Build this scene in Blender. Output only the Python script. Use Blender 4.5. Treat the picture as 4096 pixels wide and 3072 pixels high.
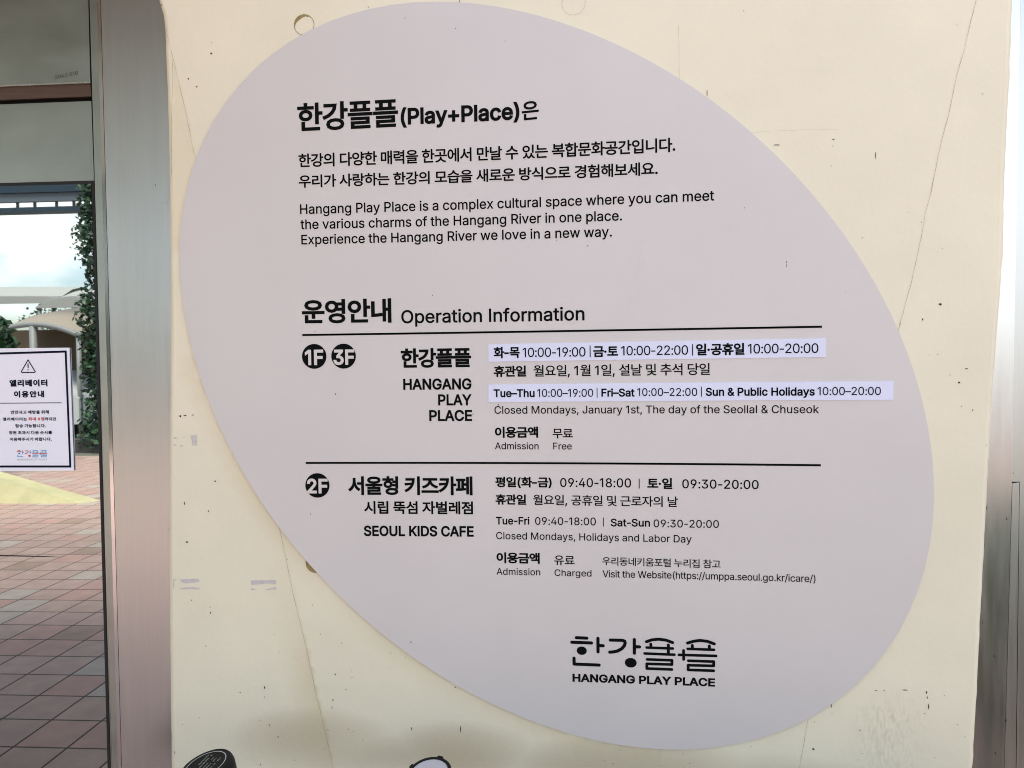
import bpy, bmesh, math, random
from mathutils import Vector, Matrix, noise
from mathutils.geometry import tessellate_polygon, delaunay_2d_cdt

random.seed(7)
for o in list(bpy.data.objects):
    bpy.data.objects.remove(o)
scene = bpy.context.scene
COL = scene.collection

# ------------------------------------------------------------------ camera
PITCH, ROLL = 0.03165, -0.01238
EYE = 1.6
cam = bpy.data.cameras.new('camera')
cam.sensor_width = 36.0
cam.lens = 36.0 * 3077.0 / 4096.0
cam.clip_start, cam.clip_end = 0.02, 2000.0
cam_ob = bpy.data.objects.new('camera', cam)
COL.objects.link(cam_ob)
cp, sp_, cr, sr = math.cos(PITCH), math.sin(PITCH), math.cos(ROLL), math.sin(ROLL)
RIGHT = Vector((cr, sp_ * sr, cp * sr))
UP = Vector((-sr, sp_ * cr, cp * cr))
FWD = Vector((0, cp, -sp_))
mw = Matrix.Identity(4)
for i in range(3):
    mw[i][0], mw[i][1], mw[i][2] = RIGHT[i], UP[i], -FWD[i]
mw[2][3] = EYE
cam_ob.matrix_world = mw
scene.camera = cam_ob

# ------------------------------------------------------------------ sky, sun, exposure
SUN_EL, SUN_AZ = math.radians(66), math.radians(15)      # high sun behind the building
world = bpy.data.worlds.new('World')
scene.world = world
world.use_nodes = True
wn, wl = world.node_tree.nodes, world.node_tree.links
wn.clear()
out = wn.new('ShaderNodeOutputWorld')
bg = wn.new('ShaderNodeBackground')
bg.inputs['Strength'].default_value = 0.12
sky = wn.new('ShaderNodeTexSky')
sky.sky_type = 'NISHITA'
sky.sun_disc = False
sky.sun_elevation = SUN_EL
sky.sun_rotation = SUN_AZ
sky.air_density, sky.dust_density, sky.ozone_density = 1.0, 2.0, 1.0
tc = wn.new('ShaderNodeTexCoord')
mp = wn.new('ShaderNodeMapping')
mp.inputs['Scale'].default_value = (1.0, 1.0, 2.6)
nz = wn.new('ShaderNodeTexNoise')
nz.inputs['Scale'].default_value = 2.6
nz.inputs['Detail'].default_value = 7.0
nz.inputs['Roughness'].default_value = 0.55
rp_ = wn.new('ShaderNodeValToRGB')
rp_.color_ramp.elements[0].position = 0.46
rp_.color_ramp.elements[1].position = 0.62
mx = wn.new('ShaderNodeMixRGB')
nz2 = wn.new('ShaderNodeTexNoise')                          # thick and thin cloud
nz2.inputs['Scale'].default_value = 5.0
nz2.inputs['Detail'].default_value = 5.0
cl = wn.new('ShaderNodeValToRGB')
cl.color_ramp.elements[0].position, cl.color_ramp.elements[1].position = 0.36, 0.62
cl.color_ramp.elements[0].color = (4.9, 5.15, 5.4, 1)
cl.color_ramp.elements[1].color = (7.3, 7.25, 7.15, 1)
wl.new(mp.outputs['Vector'], nz2.inputs['Vector'])
wl.new(nz2.outputs['Fac'], cl.inputs['Fac'])
wl.new(cl.outputs['Color'], mx.inputs['Color2'])
wl.new(tc.outputs['Generated'], mp.inputs['Vector'])
wl.new(mp.outputs['Vector'], nz.inputs['Vector'])
wl.new(nz.outputs['Fac'], rp_.inputs['Fac'])
wl.new(rp_.outputs['Color'], mx.inputs['Fac'])
wl.new(sky.outputs['Color'], mx.inputs['Color1'])
wl.new(mx.outputs['Color'], bg.inputs['Color'])
wl.new(bg.outputs['Background'], out.inputs['Surface'])

sun = bpy.data.lights.new('sun', 'SUN')
sun.energy = 2.5
sun.angle = math.radians(25)
sun.color = (1.0, 0.93, 0.83)
sun_ob = bpy.data.objects.new('sun', sun)
COL.objects.link(sun_ob)
sdir = Vector((math.sin(SUN_AZ) * math.cos(SUN_EL), math.cos(SUN_AZ) * math.cos(SUN_EL), math.sin(SUN_EL)))
sun_ob.rotation_euler = sdir.to_track_quat('Z', 'Y').to_euler()
sun_ob.location = sdir * 30

vs = scene.view_settings
vs.view_transform = 'Standard'
vs.look = 'None'
vs.exposure = 1.72
vs.gamma = 1.0
vs.use_curve_mapping = False
scene.cycles.filter_width = 1.0
scene.cycles.max_bounces = 10
scene.cycles.glossy_bounces = 6

# ------------------------------------------------------------------ measured layout (metres)
WALL_A = -0.10331
WALL_B = -0.04755
TEXT = [
 ('title', '한강플플', 'k', -0.4435, 2.0849, -0.2296, 2.0875, 0.05792, 0.024),
 ('title', '(Play+Place)', 'b', -0.2243, 2.0923, 0.0226, 2.0935, 0.03117, 0.037),
 ('title', '은', 'k', 0.0274, 2.0892, 0.0613, 2.0911, 0.03794, 0.021),
 ('korean_intro', '한강의 다양한 매력을 한곳에서 만날 수 있는 복합문화공간입니다.', 'k', -0.443, 2.0101, 0.3338, 2.0123, 0.02803, 0.021),
 ('korean_intro', '우리가 사랑하는 한강의 모습을 새로운 방식으로 경험해보세요.', 'k', -0.4433, 1.9669, 0.2992, 1.9709, 0.02592, 0.021),
 ('english_intro', 'Hangang Play Place is a complex cultural space where you can meet', 'b', -0.4419, 1.9124, 0.4086, 1.9128, 0.01983, 0.015),
 ('english_intro', 'the various charms of the Hangang River in one place.', 'b', -0.4417, 1.8806, 0.2279, 1.8797, 0.01957, 0.015),
 ('english_intro', 'Experience the Hangang River we love in a new way.', 'b', -0.4405, 1.8487, 0.2073, 1.848, 0.01957, 0.015),
 ('section_heading', '운영안내', 'k', -0.4423, 1.6822, -0.2509, 1.6808, 0.0489, 0.029),
 ('section_heading', 'Operation Information', 'b', -0.2302, 1.6795, 0.1507, 1.6793, 0.02632, 0.018),
 ('badge0', '1F', 'b', -0.4378, 1.5951, -0.3983, 1.5951, 0.02964, 0.038),
 ('badge1', '3F', 'b', -0.3768, 1.595, -0.3315, 1.5949, 0.02935, 0.038),
 ('badge2', '2F', 'b', -0.4391, 1.3219, -0.3943, 1.3218, 0.02861, 0.038),
 ('place_name', '한강플플', 'k', -0.2326, 1.5856, -0.084, 1.5856, 0.04052, 0.032),
 ('place_name_english', 'HANGANG', 'b', -0.2284, 1.5404, -0.084, 1.5398, 0.02122, 0.035),
 ('place_name_english', 'PLAY', 'b', -0.1549, 1.5069, -0.084, 1.5066, 0.02135, 0.035),
 ('place_name_english', 'PLACE', 'b', -0.1742, 1.4742, -0.0838, 1.4739, 0.02116, 0.035),
 ('sticker0', '화-목', 'k', -0.0368, 1.6032, 0.0174, 1.6034, 0.02356, 0.032),
 ('sticker0', '10:00-19:00', 'b', 0.0234, 1.6051, 0.1521, 1.6047, 0.01897, 0.005),
 ('sticker0', '금·토', 'k', 0.1677, 1.6033, 0.2179, 1.6055, 0.02212, 0.032),
 ('sticker0', '10:00-22:00', 'b', 0.2239, 1.606, 0.3565, 1.6058, 0.01869, 0.005),
 ('sticker0', '일·공휴일', 'k', 0.3719, 1.6038, 0.4654, 1.6041, 0.02366, 0.032),
 ('sticker0', '10:00-20:00', 'b', 0.472, 1.6065, 0.6046, 1.6059, 0.01871, 0.005),
 ('place_hours', '휴관일', 'k', -0.0371, 1.5644, 0.03, 1.5646, 0.02337, 0.032),
 ('place_hours', '월요일, 1월 1일, 설날 및 추석 당일', 'k', 0.0454, 1.5644, 0.3989, 1.5645, 0.02381, 0.012),
 ('sticker1', 'Tue–Thu', 'b', -0.0379, 1.523, 0.0472, 1.5226, 0.01527, 0.031),
 ('sticker1', '10:00–19:00', 'b', 0.0526, 1.5224, 0.167, 1.522, 0.01593, 0.005),
 ('sticker1', 'Fri–Sat', 'b', 0.1835, 1.5226, 0.2504, 1.5223, 0.01522, 0.031),
 ('sticker1', '10:00–22:00', 'b', 0.2556, 1.5229, 0.374, 1.5225, 0.01569, 0.005),
 ('sticker1', 'Sun & Public Holidays', 'b', 0.3904, 1.5228, 0.5979, 1.5223, 0.01517, 0.031),
 ('sticker1', '10:00–20:00', 'b', 0.6031, 1.5227, 0.7188, 1.5224, 0.0157, 0.005),
 ('closing_english', 'Closed Mondays, January 1st, The day of the Seollal & Chuseok', 'b', -0.0368, 1.4879, 0.6061, 1.487, 0.01565, 0.008),
 ('place_admission', '이용금액', 'k', -0.0365, 1.4373, 0.0533, 1.4375, 0.02337, 0.036000000000000004),
 ('price', '무료', 'k', 0.0832, 1.4362, 0.1247, 1.4384, 0.02001, 0.016),
 ('place_admission', 'Admission', 'b', -0.0368, 1.4138, 0.054, 1.4136, 0.01395, 0.008),
 ('price', 'Free', 'b', 0.0841, 1.4134, 0.1222, 1.4134, 0.01384, 0.008),
 ('cafe_name', '서울형 키즈카페', 'k', -0.3505, 1.3169, -0.085, 1.3167, 0.03991, 0.032),
 ('branch_name', '시립 뚝섬 자벌레점', 'k', -0.317, 1.2766, -0.0846, 1.2767, 0.02765, 0.027000000000000003),
 ('cafe_name_english', 'SEOUL KIDS CAFE', 'b', -0.3185, 1.2302, -0.0838, 1.2304, 0.02033, 0.037),
 ('cafe_hours', '평일(화-금)', 'k', -0.0369, 1.3341, 0.0802, 1.3325, 0.02205, 0.032),
 ('cafe_hours', '09:40-18:00', 'b', 0.0976, 1.3355, 0.2419, 1.3356, 0.01812, 0.012),
 ('cafe_hours', '토·일', 'k', 0.2744, 1.3353, 0.324, 1.3328, 0.01843, 0.032),
 ('cafe_hours', '09:30-20:00', 'b', 0.3437, 1.3349, 0.4922, 1.3348, 0.01777, 0.012),
 ('cafe_closing', '휴관일', 'k', -0.037, 1.2976, 0.0269, 1.2975, 0.02205, 0.032),
 ('cafe_closing', '월요일, 공휴일 및 근로자의 날', 'k', 0.0414, 1.2976, 0.3351, 1.2962, 0.02157, 0.012),
 ('cafe_hours_english', 'Tue-Fri', 'b', -0.0366, 1.2563, 0.0332, 1.2566, 0.01508, 0.025),
 ('cafe_hours_english', '09:40-18:00', 'b', 0.0449, 1.2561, 0.1701, 1.2563, 0.01575, 0.008),
 ('cafe_hours_english', 'Sat-Sun', 'b', 0.2, 1.255, 0.2793, 1.2555, 0.01502, 0.025),
 ('cafe_hours_english', '09:30-20:00', 'b', 0.2864, 1.2543, 0.4153, 1.255, 0.01547, 0.008),
 ('cafe_closing_english', 'Closed Mondays, Holidays and Labor Day', 'b', -0.0368, 1.225, 0.3619, 1.2237, 0.01489, 0.007),
 ('cafe_admission', '이용금액', 'k', -0.0366, 1.1742, 0.0537, 1.1739, 0.02319, 0.036000000000000004),
 ('cafe_price', '유료', 'k', 0.0837, 1.1723, 0.1256, 1.1746, 0.0202, 0.012),
 ('website', '우리동네키움포털 누리집 참고', 'k', 0.1823, 1.1736, 0.4182, 1.1746, 0.0169, 0.01),
 ('cafe_admission', 'Admission', 'b', -0.0369, 1.1499, 0.0544, 1.1499, 0.01395, 0.007),
 ('cafe_price', 'Charged', 'b', 0.0841, 1.1495, 0.1601, 1.1495, 0.01346, 0.007),
 ('website', 'Visit the Website(https://umppa.seoul.go.kr/icare/)', 'b', 0.1827, 1.1487, 0.5995, 1.15, 0.01411, 0.008),
 ('logo_lettering', 'HANGANG PLAY PLACE', 'b', 0.119, 0.9285, 0.4065, 0.9303, 0.01521, 0.044),
]
BARS = [('sticker0', 0.1615, 1.6033, 1.6269, 0.00186), ('sticker0', 0.3654, 1.6036, 1.6265, 0.00195), ('sticker1', 0.1749, 1.52, 1.5405, 0.00149), ('sticker1', 0.3822, 1.5207, 1.5409, 0.00152), ('cafe_hours', 0.2582, 1.3334, 1.3535, 0.00166), ('cafe_hours_english', 0.1855, 1.2537, 1.2725, 0.00148)]
RULES = [[(-0.4426, 1.6576), (0.6114, 1.6572), 0.00364], [(-0.4411, 1.3856), (0.6094, 1.3837), 0.00364]]
BADGES = [(-0.4179, 1.6121, 0.02627), (-0.3548, 1.6118, 0.02631), (-0.4167, 1.3375, 0.02613)]
STICKERS = [[(-0.0476, 1.6327), (-0.0477, 1.5963), (0.6186, 1.5975), (0.6188, 1.6345)], [(-0.0487, 1.549), (-0.049, 1.512), (0.7412, 1.5129), (0.7417, 1.5493)]]
LOGO = [
 ('h', 0.00657, [(0.1278, 1.0206), (0.1493, 1.0203)]),
 ('h', 0.00657, [(0.1183, 1.0108), (0.1588, 1.0105)]),
 ('d', (0.01038, 0.00882), [(0.1386, 0.9936)]),
 ('a', 0.00657, [(0.1721, 1.0207), (0.172, 0.9922)]),
 ('a', 0.00657, [(0.1735, 1.0056), (0.1827, 1.0055)]),
 ('n', 0.00657, [(0.1225, 0.9775), (0.1227, 0.965), (0.1741, 0.9646)]),
 ('g', 0.00657, [(0.1974, 1.0179), (0.2221, 1.018), (0.2264, 1.0166), (0.2276, 1.0127), (0.226, 1.0073), (0.2203, 1.0004), (0.2116, 0.9953), (0.2029, 0.9932), (0.196, 0.9925)]),
 ('a', 0.00657, [(0.246, 1.0204), (0.246, 0.9921)]),
 ('a', 0.00657, [(0.2473, 1.0054), (0.2564, 1.0056)]),
 ('e', (0.01193, 0.01003), [(0.2385, 0.9719)]),
 ('p', 0.00623, [(0.2705, 1.0169), (0.2813, 1.021), (0.2949, 1.023), (0.3094, 1.0216), (0.3229, 1.017)]),
 ('p', 0.00588, [(0.2792, 1.0122), (0.2795, 1.005)]),
 ('p', 0.00588, [(0.3144, 1.0117), (0.3143, 0.9927)]),
 ('p', 0.00553, [(0.2709, 1.0047), (0.323, 1.0047)]),
 ('r', 0.00553, [(0.2666, 0.9923), (0.3262, 0.9919)]),
 ('p', 0.00571, [(0.2716, 0.9801), (0.3214, 0.9801), (0.3213, 0.9715), (0.2709, 0.9709), (0.2708, 0.9611), (0.3211, 0.9612)]),
 ('p', 0.00623, [(0.3525, 1.0171), (0.3643, 1.0212), (0.3777, 1.0236), (0.3919, 1.0221), (0.4052, 1.0175)]),
 ('p', 0.00588, [(0.3619, 1.0127), (0.3622, 1.0055)]),
 ('p', 0.00588, [(0.3955, 1.0128), (0.3957, 1.0056)]),
 ('p', 0.00553, [(0.3527, 1.0051), (0.4047, 1.0053)]),
 ('r', 0.00553, [(0.3355, 0.992), (0.4088, 0.9929)]),
 ('r', 0.00553, [(0.3446, 1.0015), (0.3447, 0.983)]),
 ('p', 0.00571, [(0.354, 0.9806), (0.4039, 0.9809), (0.4039, 0.9722), (0.3536, 0.9714), (0.3535, 0.9617), (0.4038, 0.9622)]),
]
OUTLINE = [(0.7779, 1.5677), (0.7658, 1.6049), (0.7526, 1.641), (0.7382, 1.6759), (0.7228, 1.7096), (0.7065, 1.7422), (0.6894, 1.7738), (0.6715, 1.8043), (0.6529, 1.8339), (0.6337, 1.8625), (0.6138, 1.8903), (0.5933, 1.9173), (0.5722, 1.9434), (0.5505, 1.9689), (0.5282, 1.9937), (0.5052, 2.0179), (0.4816, 2.0414), (0.4572, 2.0644), (0.4321, 2.0867), (0.4062, 2.1085), (0.3795, 2.1297), (0.3518, 2.1503), (0.3233, 2.1702), (0.2937, 2.1896), (0.2631, 2.2082), (0.2314, 2.2262), (0.1986, 2.2433), (0.1646, 2.2596), (0.1293, 2.2749), (0.0928, 2.2892), (0.055, 2.3021), (0.0159, 2.3136), (-0.0245, 2.3235), (-0.066, 2.3313), (-0.1085, 2.337), (-0.152, 2.3402), (-0.1961, 2.3405), (-0.2407, 2.3378), (-0.2853, 2.3318), (-0.3295, 2.3223), (-0.3731, 2.3091), (-0.4155, 2.2921), (-0.4562, 2.2713), (-0.4949, 2.2467), (-0.5311, 2.2186), (-0.5644, 2.187), (-0.5945, 2.1524), (-0.6211, 2.1151), (-0.644, 2.0755), (-0.6632, 2.0341), (-0.6786, 1.9912), (-0.6903, 1.9474), (-0.6984, 1.9031), (-0.7031, 1.8587), (-0.7048, 1.8145), (-0.7036, 1.7709), (-0.6998, 1.7281), (-0.6939, 1.6863), (-0.686, 1.6455), (-0.6764, 1.606), (-0.6653, 1.5677), (-0.6529, 1.5306), (-0.6394, 1.4947), (-0.6249, 1.46), (-0.6096, 1.4264), (-0.5933, 1.394), (-0.5763, 1.3625), (-0.5585, 1.3322), (-0.5401, 1.3027), (-0.521, 1.2742), (-0.5012, 1.2466), (-0.4808, 1.2197), (-0.4598, 1.1937), (-0.4382, 1.1683), (-0.416, 1.1436), (-0.3932, 1.1195), (-0.3697, 1.096), (-0.3456, 1.073), (-0.3207, 1.0506), (-0.295, 1.0287), (-0.2685, 1.0074), (-0.2411, 0.9866), (-0.2127, 0.9664), (-0.1833, 0.9468), (-0.1529, 0.928), (-0.1213, 0.9098), (-0.0885, 0.8925), (-0.0546, 0.8761), (-0.0193, 0.8606), (0.0172, 0.8463), (0.055, 0.8332), (0.0941, 0.8215), (0.1345, 0.8115), (0.176, 0.8034), (0.2187, 0.7974), (0.2623, 0.794), (0.3066, 0.7933), (0.3513, 0.7957), (0.3961, 0.8015), (0.4405, 0.8109), (0.4843, 0.8241), (0.5267, 0.8412), (0.5675, 0.8622), (0.6062, 0.887), (0.6422, 0.9155), (0.6753, 0.9474), (0.7051, 0.9823), (0.7313, 1.0199), (0.754, 1.0598), (0.7728, 1.1015), (0.788, 1.1444), (0.7996, 1.1882), (0.8078, 1.2325), (0.8127, 1.2768), (0.8146, 1.3208), (0.8138, 1.3643), (0.8106, 1.4071), (0.8051, 1.4489), (0.7977, 1.4896), (0.7886, 1.5292)]
WALL_LEFT = [(-0.7506, 2.5246), (-0.7431, 2.4104), (-0.7351, 2.3686), (-0.7264, 2.3355), (-0.7238, 2.311), (-0.7237, 2.2739), (-0.7225, 2.1808), (-0.7216, 2.0926), (-0.7224, 2.0015), (-0.7251, 1.8428), (-0.7283, 1.6831), (-0.7337, 1.5225), (-0.7379, 1.4148), (-0.7452, 1.1435), (-0.7482, 0.9794), (-0.7519, 0.719), (-0.7557, 0.5365)]
WALL_RIGHT = [(0.9483, 2.4435), (0.9438, 2.2606), (0.9407, 2.1223), (0.9378, 2.0528), (0.9336, 1.9365), (0.9321, 1.7958), (0.9276, 1.7111), (0.9218, 1.6307), (0.9149, 1.5117), (0.9104, 1.416), (0.9068, 1.3197), (0.9012, 1.1744), (0.8956, 1.028), (0.8919, 0.9298), (0.8853, 0.7952), (0.8783, 0.6318)]
CRACKS = {
 'C1': [(0.8866,2.2941),(0.8834,2.2666),(0.8677,2.195),(0.8644,2.1771),(0.8501,2.1235),(0.838,2.0591),(0.8206,1.9846),(0.8168,1.9607),(0.8079,1.9123),(0.7975,1.8699),(0.7911,1.8271),(0.7738,1.7409),(0.7537,1.6593),(0.7488,1.6386)],
 'C2': [(-0.7238,2.311),(-0.7105,2.2537),(-0.6945,2.1791),(-0.6844,2.1338),(-0.6774,2.0937),(-0.6694,2.0478),(-0.6619,2.0266)],
 'C2b': [(-0.7107,2.2449),(-0.7123,2.1806),(-0.7156,2.1256),(-0.7187,2.0015)],
 'C3': [(-0.5067,1.2571),(-0.5028,1.2463),(-0.4908,1.1863),(-0.4713,1.0807),(-0.4532,1.0037),(-0.4315,0.8928),(-0.4092,0.791),(-0.396,0.7239),(-0.3901,0.6922)],
 'C4': [(0.5882,0.8794),(0.5863,0.8716),(0.5796,0.8278),(0.5711,0.7771),(0.5663,0.745)],
 'C5': [(-0.0976,2.3624),(-0.098,2.336)],
 'C6': [(0.3416,2.2643),(0.3423,2.2149),(0.3425,2.1556)],
 'C7': [(0.4779,2.0442),(0.5204,2.0442),(0.5717,2.0437),(0.6406,2.0405)],
}
RINGS = [(-0.4264, 2.3068, 0.02179), (0.1344, 2.3215, 0.0237), (-0.4257, 1.1698, 0.02126)]
SPECKS = [(-0.627, 2.2545, 0.00481, 0.00481), (-0.6599, 2.1855, 0.00321, 0.00375), (-0.6253, 2.2769, 0.00214, 0.00214), (-0.7306, 2.358, 0.00375, 0.00215), (-0.6772, 2.2027, 0.00482, 0.00321), (0.3961, 2.1272, 0.01715, 0.00151), (0.632, 2.0087, 0.00246, 0.00197), (0.6329, 2.0217, 0.00246, 0.00591), (0.7094, 1.9864, 0.01612, 0.00147), (0.5316, 2.0162, 0.00249, 0.00249), (0.6293, 1.9706, 0.00197, 0.00197), (0.5278, 2.0169, 0.00199, 0.01494), (0.825, 1.6962, 0.00482, 0.00578), (0.794, 1.6676, 0.0058, 0.00242), (0.791, 1.8544, 0.00242, 0.00194), (0.828, 1.8023, 0.00193, 0.00193), (0.6859, 1.8289, 0.00294, 0.00196), (0.7541, 1.6598, 0.00437, 0.00194), (-0.7128, 1.4878, 0.0059, 0.00429), (-0.7024, 1.4893, 0.00268, 0.00697), (-0.6855, 1.4897, 0.00214, 0.00536), (-0.7052, 1.2158, 0.00375, 0.00643), (-0.64, 1.3471, 0.00375, 0.00428), (-0.6564, 1.2823, 0.00428, 0.00268), (-0.7085, 1.2994, 0.00858, 0.00214), (-0.6986, 1.0888, 0.00322, 0.00268), (-0.6576, 1.0615, 0.00482, 0.00268), (-0.5427, 0.8981, 0.0064, 0.0032), (-0.5969, 0.8866, 0.00267, 0.00374), (-0.5427, 0.8772, 0.00427, 0.0016), (-0.5155, 0.7908, 0.00427, 0.00267), (-0.5331, 0.8159, 0.0048, 0.00213), (-0.5532, 0.8266, 0.00267, 0.00214), (-0.556, 0.7292, 0.00427, 0.00214), (-0.7261, 0.8159, 0.00322, 0.00161), (-0.3876, 0.9284, 0.00425, 0.00265), (-0.3512, 0.923, 0.00265, 0.00265), (-0.3648, 0.8961, 0.00265, 0.00318), (-0.2661, 0.977, 0.00264, 0.00211), (-0.2343, 0.9689, 0.00264, 0.00158), (-0.1953, 0.9546, 0.00263, 0.00158), (-0.157, 0.9334, 0.00315, 0.0021), (-0.1285, 0.9062, 0.00367, 0.00262), (-0.2234, 0.8144, 0.0079, 0.00211), (-0.1186, 0.8165, 0.01571, 0.0021), (-0.3502, 0.8053, 0.00265, 0.00265), (-0.3615, 0.8095, 0.00265, 0.00265), (-0.3298, 0.7851, 0.00212, 0.00265), (-0.4059, 0.8075, 0.00425, 0.00212), (-0.3936, 0.8727, 0.00743, 0.00212), (-0.3961, 0.8563, 0.00849, 0.00159), (0.5962, 0.8106, 0.00396, 0.00494), (0.6831, 0.8552, 0.00294, 0.00294), (0.63, 0.9013, 0.01084, 0.00246), (0.7133, 0.9367, 0.00146, 0.00488), (0.7275, 0.9371, 0.00146, 0.0039), (0.7655, 0.941, 0.00194, 0.01359), (0.8041, 0.9385, 0.00628, 0.00241), (0.8055, 0.9287, 0.00579, 0.00193), (0.8078, 0.9115, 0.01255, 0.00193), (0.8012, 0.8966, 0.0029, 0.00242), (0.8357, 0.9347, 0.00192, 0.00192), (0.5986, 0.8658, 0.00247, 0.00198), (0.6315, 0.8847, 0.00197, 0.00197), (0.8594, 0.8791, 0.00192, 0.0024), (0.8722, 0.8559, 0.00192, 0.00239), (0.6883, 0.8081, 0.00196, 0.00196), (0.8194, 0.8104, 0.00193, 0.00193), (0.2002, 0.7561, 0.00308, 0.00308), (0.3556, 0.766, 0.00253, 0.00253), (0.1838, 0.7616, 0.00257, 0.00205), (0.2163, 0.7855, 0.00205, 0.00205), (0.8712, 1.5718, 0.00192, 0.00575), (0.8206, 1.6002, 0.00193, 0.00241), (0.8057, 1.599, 0.00145, 0.00193), (0.882, 1.4926, 0.00383, 0.00191), (0.8046, 0.9386, 0.00193, 0.00193), (-0.2896, 2.3365, 0.00476, 0.00159), (0.8955, 2.0905, 0.00143, 0.00382), (0.9061, 1.4255, 0.00191, 0.00191), (-0.4188, 2.3236, 0.00266, 0.00266), (0.858, 1.5455, 0.00432, 0.00432), (0.8625, 1.4998, 0.0024, 0.0024), (0.8427, 1.5601, 0.00192, 0.00192), (-0.4342, 1.0788, 0.00266, 0.00213), (-0.4797, 0.7398, 0.0032, 0.0016), (-0.6871, 0.831, 0.00214, 0.00214), (-0.7444, 0.7534, 0.00751, 0.00161)]
SIGN_SPECKS = [(-0.1065, 2.2831, 0.00262, 0.00209), (-0.2122, 2.3088, 0.00211, 0.00211), (-0.0046, 2.2523, 0.00208, 0.00156), (-0.1636, 1.7363, 0.00315, 0.00158), (-0.3739, 1.5317, 0.00318, 0.00318), (0.1706, 1.885, 0.00154, 0.00154), (0.159, 1.83, 0.00309, 0.00154), (0.5454, 1.786, 0.00497, 0.00149), (0.5454, 1.7786, 0.00746, 0.00099), (0.4666, 1.8955, 0.002, 0.002), (0.0951, 1.8426, 0.00258, 0.00103), (0.1585, 1.8305, 0.00206, 0.00206), (-0.2214, 1.0026, 0.00316, 0.00316), (-0.4333, 1.2759, 0.00266, 0.00213), (0.6551, 1.7244, 0.00147, 0.00147), (-0.4154, 1.6648, 0.00372, 0.00159), (-0.0287, 1.5063, 0.00469, 0.00208), (-0.0819, 1.4872, 0.00366, 0.00157)]
RESIDUE = [[(-0.691, 1.4456), (-0.6778, 1.4477), (-0.6784, 1.424), (-0.6882, 1.4252)], [(-0.7227, 1.1347), (-0.6815, 1.1357), (-0.68, 1.1292), (-0.7098, 1.1249), (-0.7201, 1.1282)], [(-0.567, 1.1319), (-0.5122, 1.1326), (-0.513, 1.1229), (-0.537, 1.1255), (-0.5666, 1.1216)], [(-0.5673, 1.1162), (-0.5537, 1.1119), (-0.5674, 1.1118)], [(-0.5395, 1.1119), (-0.5125, 1.1174), (-0.5127, 1.112)], [(-0.7226, 1.1151), (-0.6962, 1.1172), (-0.6803, 1.1161), (-0.6799, 1.1128), (-0.7227, 1.1129)], [(-0.738, 1.1348), (-0.7298, 1.1347), (-0.7354, 1.1315), (-0.7363, 1.1162), (-0.7386, 1.1151)], [(-0.7293, 1.4428), (-0.7195, 1.4416), (-0.7228, 1.4384), (-0.7277, 1.4384)], [(-0.7297, 1.4277), (-0.7221, 1.4244), (-0.7276, 1.4233)], [(-0.7144, 1.4254), (-0.7079, 1.4242), (-0.7085, 1.4226), (-0.7145, 1.4227)], [(-0.7085, 1.4426), (-0.7041, 1.4436), (-0.7064, 1.4404)]]
NOTICE = [(-1.2849, 1.6393), (-1.09, 1.6386), (-1.088, 1.3661), (-1.2854, 1.3644)]
NOTICE_BORDER = [(-1.2753, 1.6297), (-1.0953, 1.6324), (-1.0927, 1.3728), (-1.2751, 1.3733)]
NOTICE_TEXT = [
 ('heading', '엘리베이터', 'k', -1.2301, 1.5539, -1.142, 1.5537, 0.01516, 0.045),
 ('heading', '이용안내', 'k', -1.2203, 1.5294, -1.1505, 1.5293, 0.0148, 0.045),
 ('body', '안전사고 예방을 위해', 'k', -1.2295, 1.4929, -1.1407, 1.4927, 0.00775, 0.03),
 ('body', '엘리베이터는', 'k', -1.2482, 1.4779, -1.1921, 1.4777, 0.0074, 0.03),
 ('red', '최대 8명', 'k', -1.1888, 1.4777, -1.1518, 1.4776, 0.00758, 0.034),
 ('body', '까지만', 'k', -1.1512, 1.4776, -1.1243, 1.4776, 0.0074, 0.03),
 ('body', '탑승 가능합니다.', 'k', -1.2193, 1.4625, -1.1488, 1.4623, 0.00775, 0.03),
 ('body', '정원 초과시 다음 순서를', 'k', -1.2353, 1.4474, -1.1349, 1.4473, 0.00775, 0.03),
 ('body', '이용해주시기 바랍니다.', 'k', -1.2335, 1.4326, -1.1358, 1.4323, 0.00775, 0.03),
 ('grey', 'HANGANG PLAY PLACE', 'b', -1.2175, 1.389, -1.1484, 1.3893, 0.00352, 0.01),
]
NOTICE_MARKS = {
 'rule': [(-1.2639,1.5171),(-1.1115,1.5169)],
 'tri': [(-1.1852,1.6127),(-1.2017,1.5868),(-1.2002,1.585),(-1.1711,1.5848),(-1.1692,1.5865)],
 'bang': [(-1.1855,1.6039),(-1.1856,1.5958)],
 'dot': (-1.1858,1.5907),
 'logo': [(-1.2177,1.4127),(-1.1482,1.3957)],
 'sc': 0.0001763,
}
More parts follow.
